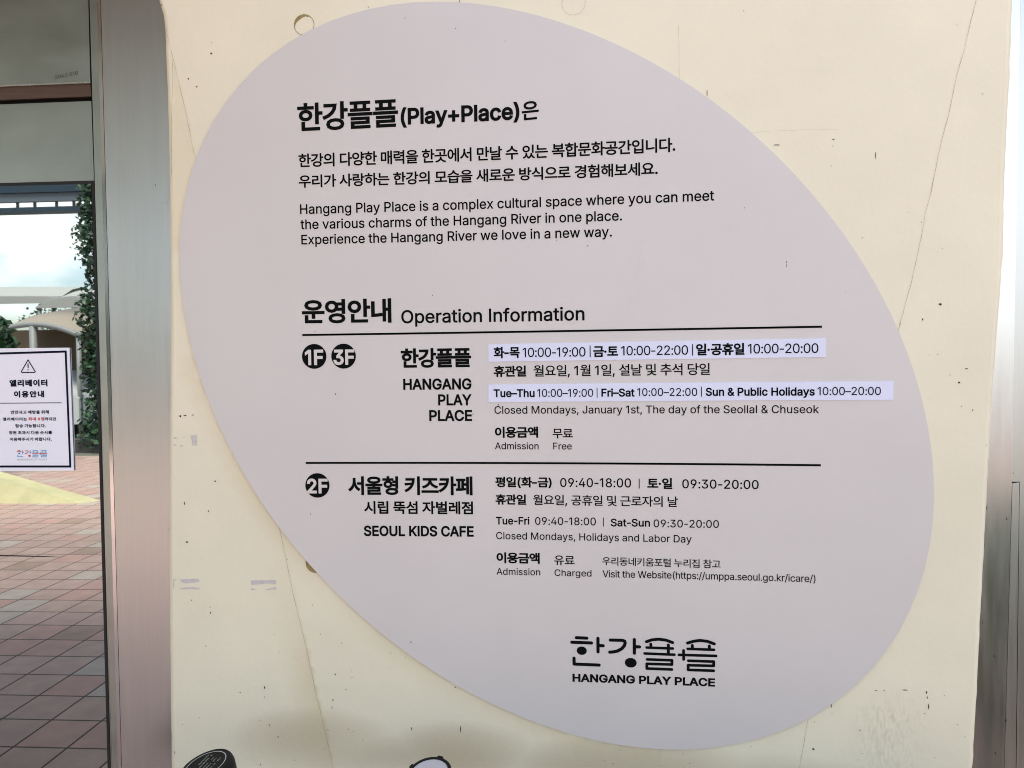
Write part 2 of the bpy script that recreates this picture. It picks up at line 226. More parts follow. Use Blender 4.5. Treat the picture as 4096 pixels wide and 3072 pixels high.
DOOR = {
 'pillar': [(-0.9836,2.6462),(-0.8018,2.6364),(-0.8501,0.4114),(-0.9872,0.4065)],
 'jamb': [(-1.0158,2.6529),(-0.989,2.6514),(-0.9932,0.4005),(-1.0154,0.3997)],
 'jamb_lip': [(-0.9949,2.6493),(-0.9871,2.6489),(-0.9908,0.4035),(-0.9989,0.4032)],
 'transom': [(-1.5058,2.6866),(-1.0233,2.6606),(-1.0257,2.2187),(-1.525,2.2181)],
 'trim': [(-1.5138,2.2141),(-1.0182,2.2141),(-1.0183,2.2109),(-1.514,2.2097)],
 'header': [(-1.5214,2.2122),(-1.0233,2.2134),(-1.0219,2.1853),(-1.5226,2.1836)],
 'top_rail': [(-1.5267,2.1757),(-1.0247,2.1765),(-1.0238,2.004),(-1.5337,2.0054)],
 'glass': [(-1.534,1.9988),(-1.0308,1.9977),(-1.0279,0.694),(-1.0252,0.3908),(-1.6007,0.3702)],
 'stile': [(-1.0227,2.004),(-1.0204,2.0039),(-1.0229,0.3909),(-1.0299,0.3906)],
 'gasket_top': [(-1.5318,2.0049),(-1.0225,2.0035),(-1.0256,1.9976),(-1.5321,1.9983)],
 'gasket_side': [(-1.0284,1.9988),(-1.0225,2.0035),(-1.0257,0.3922),(-1.0316,0.392)],
 'thin_mark': [(-1.3035,1.1754),(-1.1976,1.1737),(-1.1188,1.1712),(-1.1977,1.172),(-1.3036,1.1731)],
}
METAL = {
 'strip': [(0.9205,2.5),(0.9684,2.495),(0.9614,1.7966),(0.9582,1.3522),(0.9482,0.7939),(0.9429,0.5308),(0.8527,0.5222)],
 'upper': [(0.9705,2.4948),(1.0979,2.4814),(1.1098,1.3549),(0.9599,1.3532),(0.9631,1.7965)],
 'lower': [(0.9599,1.3503),(0.9717,1.3524),(0.9699,0.7954),(0.9687,0.5332),(0.9447,0.531),(0.9499,0.794)],
 'outer': [(0.9735,1.3534),(1.1098,1.3549),(1.1184,0.5475),(0.9705,0.5334),(0.9721,0.7955)],
}
GLYPHS = {
 38: [640,[281,-10,215,-3,158,17,111,48,77,89,56,137,49,190,54,234,68,271,91,304,121,335,158,366,309,479,338,503,352,518,364,536,372,556,374,579,368,610,351,636,323,653,288,659,263,656,240,647,221,634,207,616,199,595,196,570,199,544,208,519,222,494,241,468,626,0,520,0,173,418,145,455,125,492,112,529,108,569,113,615,130,655,156,688,192,713,236,729,286,734,336,729,380,713,415,688,441,656,457,619,463,578,459,546,450,517,436,489,416,464,393,441,366,419,221,311,182,279,157,249,143,220,139,187,143,154,156,125,177,101,205,82,238,70,276,66,318,71,359,85,397,107,430,136,459,173,480,216,494,266,499,321,583,321,579,257,567,205,550,164,530,132,476,67,436,33,387,10,334,-5]],
 40: [390,[127,295,131,377,144,463,163,548,188,630,218,706,252,770,337,770,303,693,273,612,249,529,231,448,220,369,216,295,219,230,229,164,245,95,269,23,299,-54,337,-137,252,-137,198,-31,159,78,135,187]],
 41: [390,[53,-137,92,-52,123,26,146,98,162,166,171,231,174,295,171,369,160,448,142,529,118,612,88,693,53,770,138,770,172,706,202,630,228,548,247,462,259,377,263,295,255,186,231,76,192,-32,138,-137]],
 43: [647,[283,49,283,520,364,520,364,49],[88,245,88,323,559,323,559,245]],
 44: [268,[54,-171,97,101,196,101,121,-171]],
 45: [460,[387,349,387,268,68,268,68,349]],
 46: [268,[136,-6,111,-2,90,13,76,34,71,59,76,84,90,105,111,119,136,124,161,119,182,105,197,84,202,59,197,34,182,13,161,-2]],
 47: [356,[336,761,101,-109,20,-109,255,761]],
 48: [647,[324,-10,249,1,186,34,135,88,98,162,76,254,68,363,76,472,99,564,136,638,186,692,249,726,324,737,399,726,462,692,512,638,549,564,572,472,579,363,572,254,549,162,512,88,462,34,399,1],[324,71,373,79,415,105,448,148,472,205,486,278,491,363,486,449,472,522,448,579,415,622,373,648,324,657,274,648,233,622,200,579,176,522,161,449,156,363,161,278,176,205,200,148,233,105,274,79]],
 49: [470,[324,727,324,0,233,0,233,641,229,641,53,511,53,610,213,727]],
 50: [647,[91,0,91,68,335,327,403,404,427,436,444,467,454,498,458,531,453,567,440,598,418,623,390,642,357,653,320,657,280,652,246,639,219,619,198,591,186,557,182,517,94,517,101,579,123,632,158,676,204,709,260,730,322,737,383,730,437,710,482,678,516,636,537,587,545,532,541,492,530,454,510,414,480,370,438,318,382,257,218,86,218,81,556,81,556,0]],
 51: [647,[311,-10,248,-4,190,14,140,43,100,82,74,131,62,188,156,188,164,154,181,124,205,101,236,85,272,75,312,71,355,75,393,87,425,106,450,133,465,166,470,207,466,245,452,280,427,310,393,334,346,349,287,354,224,354,224,427,411,641,411,646,100,646,100,727,532,727,532,658,302,398,302,413,377,412,441,394,492,362,530,318,554,265,562,207,554,147,529,94,491,51,441,18,381,-3]],
 52: [647,[57,151,57,226,353,727,444,727,155,237,155,232,590,232,590,151],[403,0,403,454,490,454,490,0]],
 53: [647,[316,-10,255,-3,200,16,154,46,118,86,95,133,85,186,175,186,182,155,197,127,220,104,248,86,280,75,316,71,358,76,395,92,426,117,449,149,464,188,468,232,463,276,448,316,424,349,393,374,355,390,311,396,275,393,239,384,208,369,183,351,96,361,137,727,524,727,524,646,215,646,191,431,195,431,221,450,254,464,290,474,328,477,376,472,420,459,459,437,493,408,521,372,541,330,554,284,559,233,551,167,527,108,490,59,441,22,383,-2]],
 56: [647,[323,-10,254,-3,194,16,144,47,106,88,82,137,74,193,79,238,93,279,115,315,144,344,179,366,218,378,218,382,170,403,132,440,109,488,101,544,108,596,129,643,163,682,208,712,262,730,323,737,384,730,437,712,482,682,516,643,538,596,545,544,538,489,514,440,477,403,429,382,429,378,467,366,502,344,531,315,554,279,568,238,573,193,565,137,541,88,503,47,453,16,392,-3],[323,70,369,74,407,86,438,105,462,131,476,162,481,198,476,236,461,270,436,297,404,318,366,332,323,336,280,332,242,318,210,297,185,270,170,236,165,198,170,162,184,131,208,105,239,86,278,74],[323,414,360,418,392,429,418,448,439,472,452,502,456,537,452,571,440,600,420,624,393,642,361,654,323,657,286,654,253,642,227,624,207,600,194,571,190,537,194,502,207,472,227,448,254,429,287,418]],
 57: [647,[323,737,387,729,443,706,490,669,526,621,548,562,556,496,550,442,533,385,500,320,450,241,286,0,186,0,431,354,439,354,427,334,411,316,391,300,367,288,340,281,311,278,250,285,196,306,152,339,119,384,98,439,91,503,98,567,121,624,157,671,204,707,260,729],[323,658,284,653,249,637,220,613,198,582,184,545,179,503,184,460,198,422,220,391,249,368,284,353,323,348,363,353,398,367,427,391,449,422,463,459,468,501,463,544,449,582,427,613,398,637,363,653]],
 58: [268,[136,-6,111,-2,90,13,76,34,71,59,76,84,90,105,111,119,136,124,161,119,182,105,197,84,202,59,197,34,182,13,161,-2],[136,387,111,392,90,406,76,427,71,452,76,477,90,498,111,512,136,517,161,512,182,498,197,477,202,452,197,427,182,406,161,392]],
 65: [686,[23,0,288,727,395,727,662,0,565,0,410,432,377,532,332,684,350,684,304,530,272,432,121,0],[157,203,157,284,528,284,528,203]],
 67: [729,[382,-10,293,2,215,36,149,91,100,165,68,256,58,363,68,470,100,562,149,636,215,691,293,725,382,737,436,733,486,721,533,701,575,673,611,639,640,598,662,551,676,498,584,498,573,533,556,564,536,590,511,612,482,629,451,642,417,649,382,651,319,643,262,618,215,576,179,520,156,449,148,363,156,278,179,207,215,150,263,109,319,84,382,76,417,78,451,86,482,98,511,115,536,137,556,163,573,194,584,229,676,229,662,177,640,130,611,89,575,54,533,27,487,7,436,-6]],
 68: [718,[313,0,137,0,137,81,307,81,388,90,454,115,505,157,542,213,563,283,570,365,563,446,542,515,506,571,457,612,393,637,316,646,133,646,133,727,322,727,421,716,504,684,570,631,619,559,650,470,660,365,650,259,619,170,569,97,501,44,415,11],[178,727,178,0,86,0,86,727]],
 69: [598,[86,0,86,727,532,727,532,646,178,646,178,408,508,408,508,327,178,327,178,81,536,81,536,0]],
 70: [586,[86,0,86,727,527,727,527,646,178,646,178,398,495,398,495,316,178,316,178,0]],
 71: [744,[384,-10,293,2,213,36,148,91,99,165,68,256,58,363,68,470,99,562,148,636,213,691,291,725,379,737,434,732,486,720,534,699,576,671,612,636,642,595,664,549,678,498,583,498,570,532,553,562,533,588,509,610,481,628,451,641,417,649,379,651,317,643,262,618,215,577,179,520,156,449,148,363,156,278,179,207,215,151,263,109,320,84,384,76,442,82,493,102,535,133,566,176,586,229,593,289,621,284,404,284,404,365,683,365,683,286,673,202,644,130,598,71,538,27,466,-1]],
 72: [739,[86,0,86,727,178,727,178,413,561,413,561,727,653,727,653,0,561,0,561,331,178,331,178,0]],
 73: [262,[85,0,85,727,177,727,177,0]],
 74: [566,[264,-10,177,4,108,47,74,90,54,144,47,208,47,247,140,247,140,208,148,149,174,106,213,80,264,71,315,80,354,106,380,149,388,208,388,727,481,727,481,208,474,144,454,90,420,47,351,4]],
 75: [667,[149,208,149,309,199,373,249,434,520,727,641,727,330,394,325,395],[86,0,86,727,178,727,178,478,177,322,178,276,178,0],[532,0,268,370,326,442,641,0]],
 76: [562,[86,0,86,727,178,727,178,81,516,81,516,0]],
 77: [898,[86,0,86,727,217,727,396,267,411,227,460,70,439,70,489,226,504,267,681,727,811,727,811,0,721,0,725,653,733,653,711,585,651,416,488,0,409,0,243,416,160,653,170,653,174,0]],
 78: [748,[86,0,86,727,195,727,490,261,518,215,554,152,591,79,579,77,573,155,570,225,570,727,662,727,662,0,553,0,289,415,253,473,154,646,170,648,179,416,179,0]],
 79: [762,[382,-10,293,2,215,36,150,91,100,165,68,256,58,363,68,470,100,562,150,636,215,691,293,725,382,737,470,725,548,691,613,636,663,562,694,470,705,363,694,256,663,165,613,91,548,36,470,2],[382,76,443,84,499,109,547,149,584,206,607,277,615,363,607,449,584,521,547,578,499,618,443,643,382,651,319,643,263,618,216,577,179,521,156,449,148,363,156,277,179,206,216,150,263,109,319,84]],
 80: [635,[86,0,86,727,336,727,413,719,475,697,523,661,557,614,577,559,584,497,577,435,557,379,523,332,475,296,413,273,336,265,156,265,156,346,332,346,384,351,424,366,455,389,476,420,488,456,492,497,488,538,476,574,455,604,424,627,383,641,332,646,178,646,178,0]],
 82: [642,[86,0,86,727,337,727,414,720,476,698,524,664,558,619,578,565,585,503,578,442,558,388,524,344,476,310,414,289,337,283,138,283,138,364,334,364,385,369,425,381,456,402,477,429,489,463,493,503,489,544,477,578,456,607,425,628,384,642,333,646,178,646,178,0],[505,0,329,327,433,327,611,0]],
 83: [638,[320,-13,246,-6,182,13,130,44,91,86,66,137,55,195,149,195,158,157,176,125,204,101,238,84,277,74,320,70,367,74,409,86,444,105,471,131,488,163,494,199,489,231,475,256,452,276,423,292,388,306,350,318,263,342,183,372,123,413,86,466,74,532,82,590,107,640,146,681,197,711,257,730,324,737,392,730,452,711,501,681,539,641,563,594,573,540,482,540,467,589,432,625,382,648,322,655,278,651,239,640,207,622,184,598,169,569,164,537,170,503,187,477,212,456,242,440,273,428,303,419,378,399,445,377,480,360,513,340,541,314,564,282,579,244,584,198,576,141,552,91,514,48,462,15,397,-6]],
 84: [641,[45,646,45,727,596,727,596,646,367,646,367,0,275,0,275,646]],
 85: [739,[370,-12,289,-3,220,22,163,62,121,114,95,177,86,247,86,727,178,727,178,255,183,205,201,162,229,125,267,97,314,80,370,74,426,80,473,97,510,125,538,162,555,205,561,255,561,727,653,727,653,247,645,177,618,114,576,62,519,22,450,-3]],
 86: [686,[291,0,23,727,121,727,275,295,308,196,354,44,335,44,382,197,414,295,564,727,662,727,397,0]],
 87: [981,[222,0,23,727,118,727,233,280,251,208,267,134,282,57,270,57,285,134,302,208,320,280,438,727,543,727,678,208,695,134,710,57,698,57,713,134,729,208,747,280,862,727,957,727,758,0,651,0,525,462,502,559,480,679,500,679,479,564,454,462,329,0]],
 89: [674,[291,0,291,298,23,727,130,727,275,492,318,417,337,377,357,329,320,329,339,378,359,419,401,492,545,727,650,727,383,298,383,0]],
 97: [556,[228,-12,179,-7,135,7,97,31,68,64,50,105,43,154,48,197,62,230,83,256,111,276,143,291,179,301,255,314,334,324,361,329,379,336,390,347,391,398,381,424,365,445,343,460,314,470,280,473,244,470,213,461,188,447,168,430,153,411,143,391,59,416,81,460,112,495,149,520,190,536,233,546,277,549,308,548,342,542,376,532,408,515,437,491,461,458,476,414,481,359,481,0,395,0,395,74,389,74,377,55,360,35,337,17,308,1,272,-9],[243,65,288,70,326,84,355,106,376,133,389,164,394,197,394,271,385,265,371,260,331,251,251,240,220,235,192,227,167,215,148,199,135,178,131,150,135,124,146,103,163,87,185,75,213,67]],
 98: [606,[328,-12,283,-7,246,5,218,24,197,45,169,84,160,84,160,0,75,0,75,727,162,727,162,456,169,456,196,494,217,515,245,533,281,545,327,549,391,541,447,515,493,474,528,418,550,350,558,270,550,190,529,121,494,65,448,23,392,-3],[315,67,361,74,399,94,430,125,451,167,464,216,469,271,465,325,452,373,430,414,400,445,361,465,315,471,268,465,230,446,200,416,179,376,165,327,161,271,165,214,179,164,201,124,231,93,269,73]],
 99: [565,[296,-12,227,-3,167,23,117,66,80,121,57,190,49,268,57,347,80,416,117,472,167,514,227,541,296,549,335,547,372,539,405,526,436,509,463,487,486,460,504,430,517,396,433,374,425,395,415,413,402,430,386,444,367,456,346,464,322,470,296,471,247,464,207,443,177,411,155,369,142,321,138,268,142,216,155,168,177,126,207,94,247,73,296,66,323,68,347,74,368,83,387,94,403,109,417,127,427,146,435,167,519,146,506,111,488,80,465,53,438,30,407,12,373,-1,336,-9]],
 100: [606,[279,-12,215,-3,159,23,113,65,78,121,56,190,49,270,56,350,78,418,113,474,160,515,216,541,280,549,325,545,362,533,389,515,411,494,438,456,444,456,444,727,531,727,531,0,447,0,447,84,438,84,410,45,389,24,361,5,325,-7],[292,67,338,73,376,93,406,124,428,164,441,214,445,271,441,327,428,376,407,416,376,446,338,465,292,471,245,465,207,445,177,414,155,373,142,325,138,271,142,216,155,167,177,125,207,94,246,74]],
 101: [577,[303,-12,230,-3,167,23,117,65,80,121,56,189,49,267,56,345,79,414,116,471,164,514,224,540,293,549,337,546,380,535,420,515,456,487,487,450,510,403,525,345,530,277,530,242,107,242,107,316,483,316,443,289,438,339,425,384,404,421,375,448,338,466,293,472,248,466,209,448,178,420,156,385,142,345,137,302,137,254,142,198,158,152,183,115,216,88,256,71,303,66,335,68,363,75,387,87,408,104,425,125,437,151,522,130,505,90,479,56,445,28,404,6,356,-7]],
 102: [363,[326,542,326,467,9,467,9,542],[115,0,115,617,121,659,137,694,162,722,193,741,229,753,268,757,295,756,318,753,347,745,325,669,307,675,278,677,244,672,221,657,207,632,202,598,202,0]],
 103: [607,[296,-215,240,-211,191,-200,151,-181,118,-157,92,-129,72,-99,145,-58,174,-94,194,-112,221,-126,254,-136,296,-139,356,-131,403,-107,435,-67,445,-8,445,98,438,98,410,59,388,39,361,22,324,11,279,7,217,15,161,38,114,76,79,129,56,195,49,273,56,352,79,419,114,474,161,515,217,541,280,549,326,545,362,533,390,515,412,494,440,456,447,456,447,542,532,542,532,-13,524,-77,501,-128,463,-167,415,-194,358,-210],[293,84,339,90,377,107,407,135,429,173,442,220,446,275,442,330,429,377,407,416,377,446,339,465,293,471,246,465,207,445,177,415,155,375,142,328,138,275,142,222,155,175,177,137,208,108,246,90]],
 104: [586,[162,324,162,0,75,0,75,727,162,727,162,411,146,411,177,475,217,517,267,541,325,549,377,544,422,527,459,498,487,458,505,407,510,343,510,0,423,0,423,336,415,393,390,435,351,462,300,470,263,466,230,454,202,433,181,404,167,368]],
 105: [238,[75,0,75,542,162,542,162,0],[120,633,96,637,77,650,63,668,59,690,63,713,77,732,96,744,120,748,143,744,163,732,176,713,181,690,176,668,163,650,143,637]],
 107: [544,[157,195,157,303,172,303,406,542,515,542,263,285,253,285],[75,0,75,727,162,727,162,0],[420,0,211,265,273,327,532,0]],
 108: [238,[75,0,75,727,163,727,163,0]],
 109: [871,[75,0,75,542,160,542,161,422,154,422,168,462,189,494,216,519,246,537,279,548,313,552,368,543,411,515,441,474,459,421,446,421,460,458,482,490,510,516,544,536,582,548,624,552,669,547,710,531,745,506,773,469,790,422,796,364,796,0,708,0,708,363,700,413,675,447,639,466,598,472,564,468,535,457,511,439,494,415,483,386,479,353,479,0,392,0,392,371,384,412,362,444,327,465,285,472,254,469,225,457,200,439,180,413,167,380,162,340,162,0]],
 110: [586,[162,324,162,0,75,0,75,542,160,542,160,411,146,411,177,475,217,517,267,541,325,549,377,544,422,527,459,498,487,458,504,407,510,343,510,0,423,0,423,336,415,393,390,435,351,462,300,470,263,466,230,454,202,433,181,404,167,368]],
 111: [593,[296,-12,227,-3,167,23,117,66,80,121,57,190,49,268,57,347,80,416,117,472,167,514,227,541,296,549,366,541,427,514,476,472,514,416,537,347,545,268,537,190,514,121,476,66,427,23,366,-3],[296,66,346,73,386,94,417,126,439,168,452,216,456,268,452,320,439,369,417,411,386,443,346,464,296,471,247,464,207,443,177,411,155,369,142,321,138,268,142,216,155,168,177,126,207,94,247,73]],
 112: [606,[75,-204,75,542,160,542,160,456,169,456,196,494,217,515,245,533,281,545,327,549,391,541,447,515,493,474,528,418,550,350,558,270,550,190,529,121,494,65,448,23,392,-3,328,-12,283,-7,247,5,219,24,197,45,169,84,162,84,162,-204],[315,67,361,74,399,94,430,125,451,167,464,216,469,271,465,325,452,373,430,414,400,445,361,465,315,471,268,465,230,446,200,416,179,376,165,327,161,271,165,214,179,164,201,124,231,93,269,73]],
 114: [370,[75,0,75,542,160,542,160,459,165,459,186,496,218,525,258,544,304,550,348,548,348,461,329,464,296,465,260,462,227,450,200,431,180,405,167,374,162,339,162,0]],
 115: [522,[260,-12,207,-8,160,5,120,25,88,54,65,91,51,135,134,152,150,113,177,86,214,70,259,65,310,71,349,89,375,116,383,147,378,173,363,194,338,210,303,222,213,243,149,265,103,297,76,339,67,391,73,435,93,474,124,505,164,529,213,544,267,549,319,545,363,532,399,512,427,485,448,452,463,414,383,396,369,425,347,451,314,469,268,475,223,470,187,453,163,427,155,396,161,369,177,348,205,331,245,319,328,299,392,277,438,245,464,203,473,152,467,107,446,67,414,34,371,9,319,-6]],
 116: [325,[291,542,291,467,9,467,9,542],[93,673,180,673,180,140,184,109,194,88,214,75,243,71,265,73,288,77,304,2,274,-4,241,-6,178,3,131,30,102,74,93,133]],
 117: [586,[261,-7,209,-2,164,15,127,44,99,84,81,136,75,199,75,542,162,542,162,206,171,149,196,107,235,81,286,72,323,76,356,89,384,109,405,138,419,175,423,218,423,542,510,542,510,0,426,0,426,131,439,131,409,67,367,24,318,1]],
 118: [556,[232,0,25,542,121,542,236,222,253,173,294,30,263,30,304,173,320,222,436,542,531,542,323,0]],
 119: [810,[197,0,32,542,124,542,191,305,220,195,250,59,236,59,265,192,295,305,360,542,452,542,517,305,545,194,575,59,559,59,590,193,620,305,686,542,778,542,614,0,526,0,456,245,435,322,395,483,415,483,375,321,284,0]],
 120: [541,[30,0,245,312,244,244,41,542,143,542,211,437,296,294,251,294,309,398,333,437,403,542,503,542,298,241,298,306,511,0,410,0,330,122,247,260,292,260,235,159,212,122,131,0]],
 121: [556,[68,-198,88,-122,126,-128,148,-127,168,-120,186,-106,202,-83,215,-51,232,-2,25,542,121,542,236,222,253,172,294,30,263,30,289,124,320,222,436,542,531,542,292,-83,274,-122,252,-153,227,-177,199,-194,167,-204,131,-207,92,-204]],
 183: [280,[140,281,115,285,94,300,79,321,75,345,79,371,94,392,115,406,140,411,165,406,186,392,201,371,205,345,201,321,186,300,165,285]],
 8211: [500,[500,349,500,268,0,268,0,349]],
 32: [268],
 44032: [920,[662,827,662,-77,745,-77,745,391,889,391,889,460,745,460,745,827],[97,730,97,661,429,661,395,508,321,373,208,255,55,158,101,94,289,219,416,370,489,543,512,730]],
 44036: [920,[668,827,668,166,752,166,752,483,885,483,885,553,752,553,752,827],[88,757,88,688,419,688,385,576,309,478,197,397,51,336,86,269,262,347,395,456,479,594,509,757],[188,233,188,-58,791,-58,791,10,271,10,271,233]],
 44053: [920,[468,275,312,254,210,193,173,99,210,5,312,-55,468,-76,624,-55,726,5,762,99,726,193,624,254],[468,209,581,196,655,158,681,99,655,41,581,3,468,-10,355,3,281,41,255,99,281,158,355,196],[669,827,669,286,752,286,752,524,885,524,885,593,752,593,752,827],[90,760,90,692,417,692,384,582,309,487,197,408,51,350,85,283,261,358,394,464,478,599,507,760]],
 44221: [920,[500,275,341,254,237,194,200,101,237,7,341,-53,500,-74,658,-53,762,7,799,101,762,194,658,254],[500,209,615,196,690,159,717,101,690,43,615,6,500,-7,384,6,309,43,282,101,309,159,384,196],[108,759,108,691,426,691,393,581,319,486,207,409,62,351,96,285,270,358,401,461,485,593,711,593,711,472,475,472,475,404,711,404,711,285,794,285,794,826,711,826,711,660,506,660,513,708,516,759]],
 44256: [920,[137,736,137,668,687,668,683,467,653,238,737,228,766,464,770,647,770,736],[368,441,368,118,50,118,50,49,867,49,867,118,450,118,450,441]],
 44275: [920,[147,783,147,717,681,717,678,610,658,474,740,465,760,606,763,719,763,783],[386,585,386,403,51,403,51,336,866,336,866,403,468,403,468,585],[413,264,413,224,371,116,261,36,109,-9,140,-74,271,-38,380,24,455,110,530,24,639,-38,770,-74,802,-9,649,36,539,116,497,224,497,264]],
 44277: [920,[455,256,288,236,180,179,141,89,180,0,288,-56,455,-76,622,-56,731,0,770,89,731,179,622,236],[455,192,579,180,659,144,688,89,659,36,579,1,455,-11,332,1,252,36,223,89,252,144,332,180],[147,781,147,714,681,714,678,598,657,474,738,465,760,593,763,705,763,781],[386,580,386,406,51,406,51,338,866,338,866,406,468,406,468,580]],
 44284: [920,[91,728,91,660,465,660,461,523,439,327,521,320,544,535,547,679,547,728],[51,120,320,126,610,154,605,216,462,202,314,194,314,469,232,469,232,192,41,189],[660,827,660,-78,743,-78,743,378,887,378,887,449,743,449,743,827]],
 44288: [920,[99,757,99,688,466,688,462,587,442,449,524,441,544,597,547,709,547,757],[53,290,324,296,615,326,610,387,466,372,317,363,317,555,235,555,235,360,44,358],[670,827,670,146,754,146,754,463,883,463,883,533,754,533,754,827],[182,208,182,-58,783,-58,783,10,265,10,265,208]],
 44540: [920,[50,411,50,343,870,343,870,411,741,411,761,574,764,703,764,773,154,773,154,705,682,705,679,575,657,411],[158,242,158,-57,791,-57,791,11,240,11,240,242]],
 44552: [920,[151,255,151,-66,767,-66,767,255],[685,189,685,2,232,2,232,189],[50,446,50,378,870,378,870,446,739,446,761,595,764,712,764,779,154,779,154,711,682,711,679,594,656,446]],
 44592: [920,[709,827,709,-78,792,-78,792,827],[103,729,103,662,442,662,409,508,336,373,220,255,61,158,105,91,299,216,429,367,503,540,526,729]],
 44620: [920,[677,827,677,-78,760,-78,760,385,895,385,895,454,760,454,760,827],[75,729,75,660,243,660,217,484,154,321,46,173,112,126,239,311,303,514,321,729],[350,729,350,660,490,660,469,469,412,283,303,112,370,66,471,222,532,390,561,561,568,729]],
 45216: [920,[669,827,669,371,752,371,752,570,885,570,885,640,752,640,752,827],[93,414,165,414,369,422,586,454,576,523,369,493,176,484,176,787,93,787],[180,-66,784,-66,784,2,262,2,262,105,752,105,752,327,178,327,178,261,669,261,669,169,180,169]],
 45236: [920,[531,807,531,-31,609,-31,609,390,736,390,736,-78,816,-78,816,827,736,827,736,459,609,459,609,807],[94,156,151,156,304,162,476,185,466,258,314,236,177,229,177,718,94,718]],
 45348: [920,[739,827,739,-78,818,-78,818,827],[93,151,151,151,312,157,480,181,468,252,319,230,176,223,176,730,93,730],[547,805,547,523,345,523,345,455,547,455,547,-32,626,-32,626,805]],
 45572: [920,[155,781,155,455,775,455,775,523,238,523,238,781],[50,320,50,251,415,251,415,-78,498,-78,498,251,870,251,870,320]],
 45716: [920,[49,366,49,299,869,299,869,366],[160,794,160,488,775,488,775,555,242,555,242,794],[154,208,154,-56,780,-56,780,12,237,12,237,208]],
 45733: [920,[50,403,50,335,868,335,868,403],[458,255,292,236,185,179,148,90,185,1,292,-55,458,-74,624,-55,730,1,767,90,730,179,624,236],[458,189,579,178,657,144,684,90,657,37,579,3,458,-9,336,3,259,37,232,90,259,144,336,178],[161,809,161,508,774,508,774,576,243,576,243,809]],
 45768: [920,[708,827,708,-78,790,-78,790,827],[107,155,181,155,397,165,625,199,614,269,397,237,189,227,189,738,107,738]],
 45796: [920,[662,827,662,-79,745,-79,745,401,893,401,893,470,745,470,745,827],[89,739,89,147,160,147,385,153,588,177,578,248,385,224,171,217,171,671,508,671,508,739]],
 45817: [920,[464,270,305,249,202,190,166,97,202,4,305,-55,464,-76,622,-55,724,4,760,97,724,190,622,249],[464,203,579,190,654,154,680,97,654,40,579,4,464,-9,348,4,273,40,247,97,273,154,348,190],[669,827,669,289,753,289,753,523,885,523,885,592,753,592,753,827],[90,758,90,361,160,361,397,367,583,391,574,459,397,435,172,429,172,690,489,690,489,758]],
 45824: [920,[533,807,533,-31,610,-31,610,396,738,396,738,-78,817,-78,817,827,738,827,738,464,610,464,610,807],[82,717,82,145,141,145,319,150,476,172,468,241,325,221,165,215,165,649,418,649,418,717]],
 46041: [920,[458,249,292,230,185,174,148,86,185,-2,292,-58,458,-77,624,-58,730,-2,767,86,730,174,624,230],[458,184,579,172,657,139,684,86,657,33,579,-1,458,-12,336,-1,259,33,232,86,259,139,336,172],[153,785,153,485,418,485,418,381,50,381,50,314,868,314,868,381,499,381,499,485,772,485,772,552,235,552,235,719,766,719,766,785]],
 46749: [920,[139,217,139,150,680,150,680,-78,763,-78,763,217,500,217,500,336,867,336,867,403,50,403,50,336,417,336,417,217],[485,793,485,487,794,487,794,554,569,554,569,725,788,725,788,793],[127,487,177,487,311,491,451,512,443,578,325,560,212,554,212,725,432,725,432,793,127,793]],
 46989: [920,[183,287,183,-66,752,-66,752,287,669,287,669,177,265,177,265,287],[265,111,669,111,669,2,265,2],[669,826,669,327,752,327,752,539,886,539,886,609,752,609,752,826],[87,782,87,714,413,714,413,604,89,604,89,348,160,348,384,354,590,378,582,447,384,423,171,417,171,539,494,539,494,782]],
 46993: [920,[463,253,304,233,201,177,165,88,201,-1,304,-57,463,-76,622,-57,724,-1,760,88,724,177,622,233],[463,188,579,176,653,142,679,88,653,34,579,0,463,-12,347,0,272,34,246,88,272,142,347,176],[669,826,669,281,752,281,752,531,886,531,886,600,752,600,752,826],[87,770,87,703,413,703,413,589,89,589,89,332,160,332,384,338,590,362,582,430,384,407,171,401,171,525,494,525,494,770]],
 47112: [920,[738,827,738,-78,817,-78,817,827],[78,727,78,659,320,659,320,480,80,480,80,145,140,145,306,149,483,171,476,239,313,219,160,214,160,413,400,413,400,727],[555,805,555,502,443,502,443,434,555,434,555,-30,633,-30,633,805]],
 47141: [920,[189,222,189,154,711,154,711,-79,794,-79,794,222],[86,772,86,705,393,705,393,580,88,580,88,311,152,311,370,315,535,333,527,401,372,382,170,378,170,516,475,516,475,772],[535,505,535,437,711,437,711,270,794,270,794,826,711,826,711,692,535,692,535,625,711,625,711,505]],
 47196: [920,[152,272,417,272,417,103,50,103,50,34,870,34,870,103,499,103,499,272,789,272,789,340,234,340,234,486,768,486,768,760,150,760,150,692,686,692,686,552,152,552]],
 47308: [920,[152,273,279,273,279,103,50,103,50,34,870,34,870,103,649,103,649,273,789,273,789,341,234,341,234,486,768,486,768,760,150,760,150,692,686,692,686,553,152,553],[360,103,360,273,568,273,568,103]],
 47484: [920,[49,407,49,343,869,343,869,407],[149,-66,796,-66,796,-6,231,-6,231,78,767,78,767,271,147,271,147,211,685,211,685,135,149,135],[155,474,780,474,780,534,237,534,237,612,764,612,764,800,153,800,153,741,682,741,682,668,155,668]],
 47532: [920,[709,827,709,-79,791,-79,791,827],[100,743,100,675,434,675,434,487,102,487,102,140,177,140,402,146,632,173,624,241,401,216,186,209,186,420,518,420,518,743]],
 47549: [920,[708,826,708,329,791,329,791,826],[207,284,207,-66,791,-66,791,284,709,284,709,178,289,178,289,284],[289,112,709,112,709,2,289,2],[95,783,95,715,424,715,424,602,97,602,97,348,170,348,396,354,609,377,599,445,395,422,178,417,178,537,505,537,505,783]],
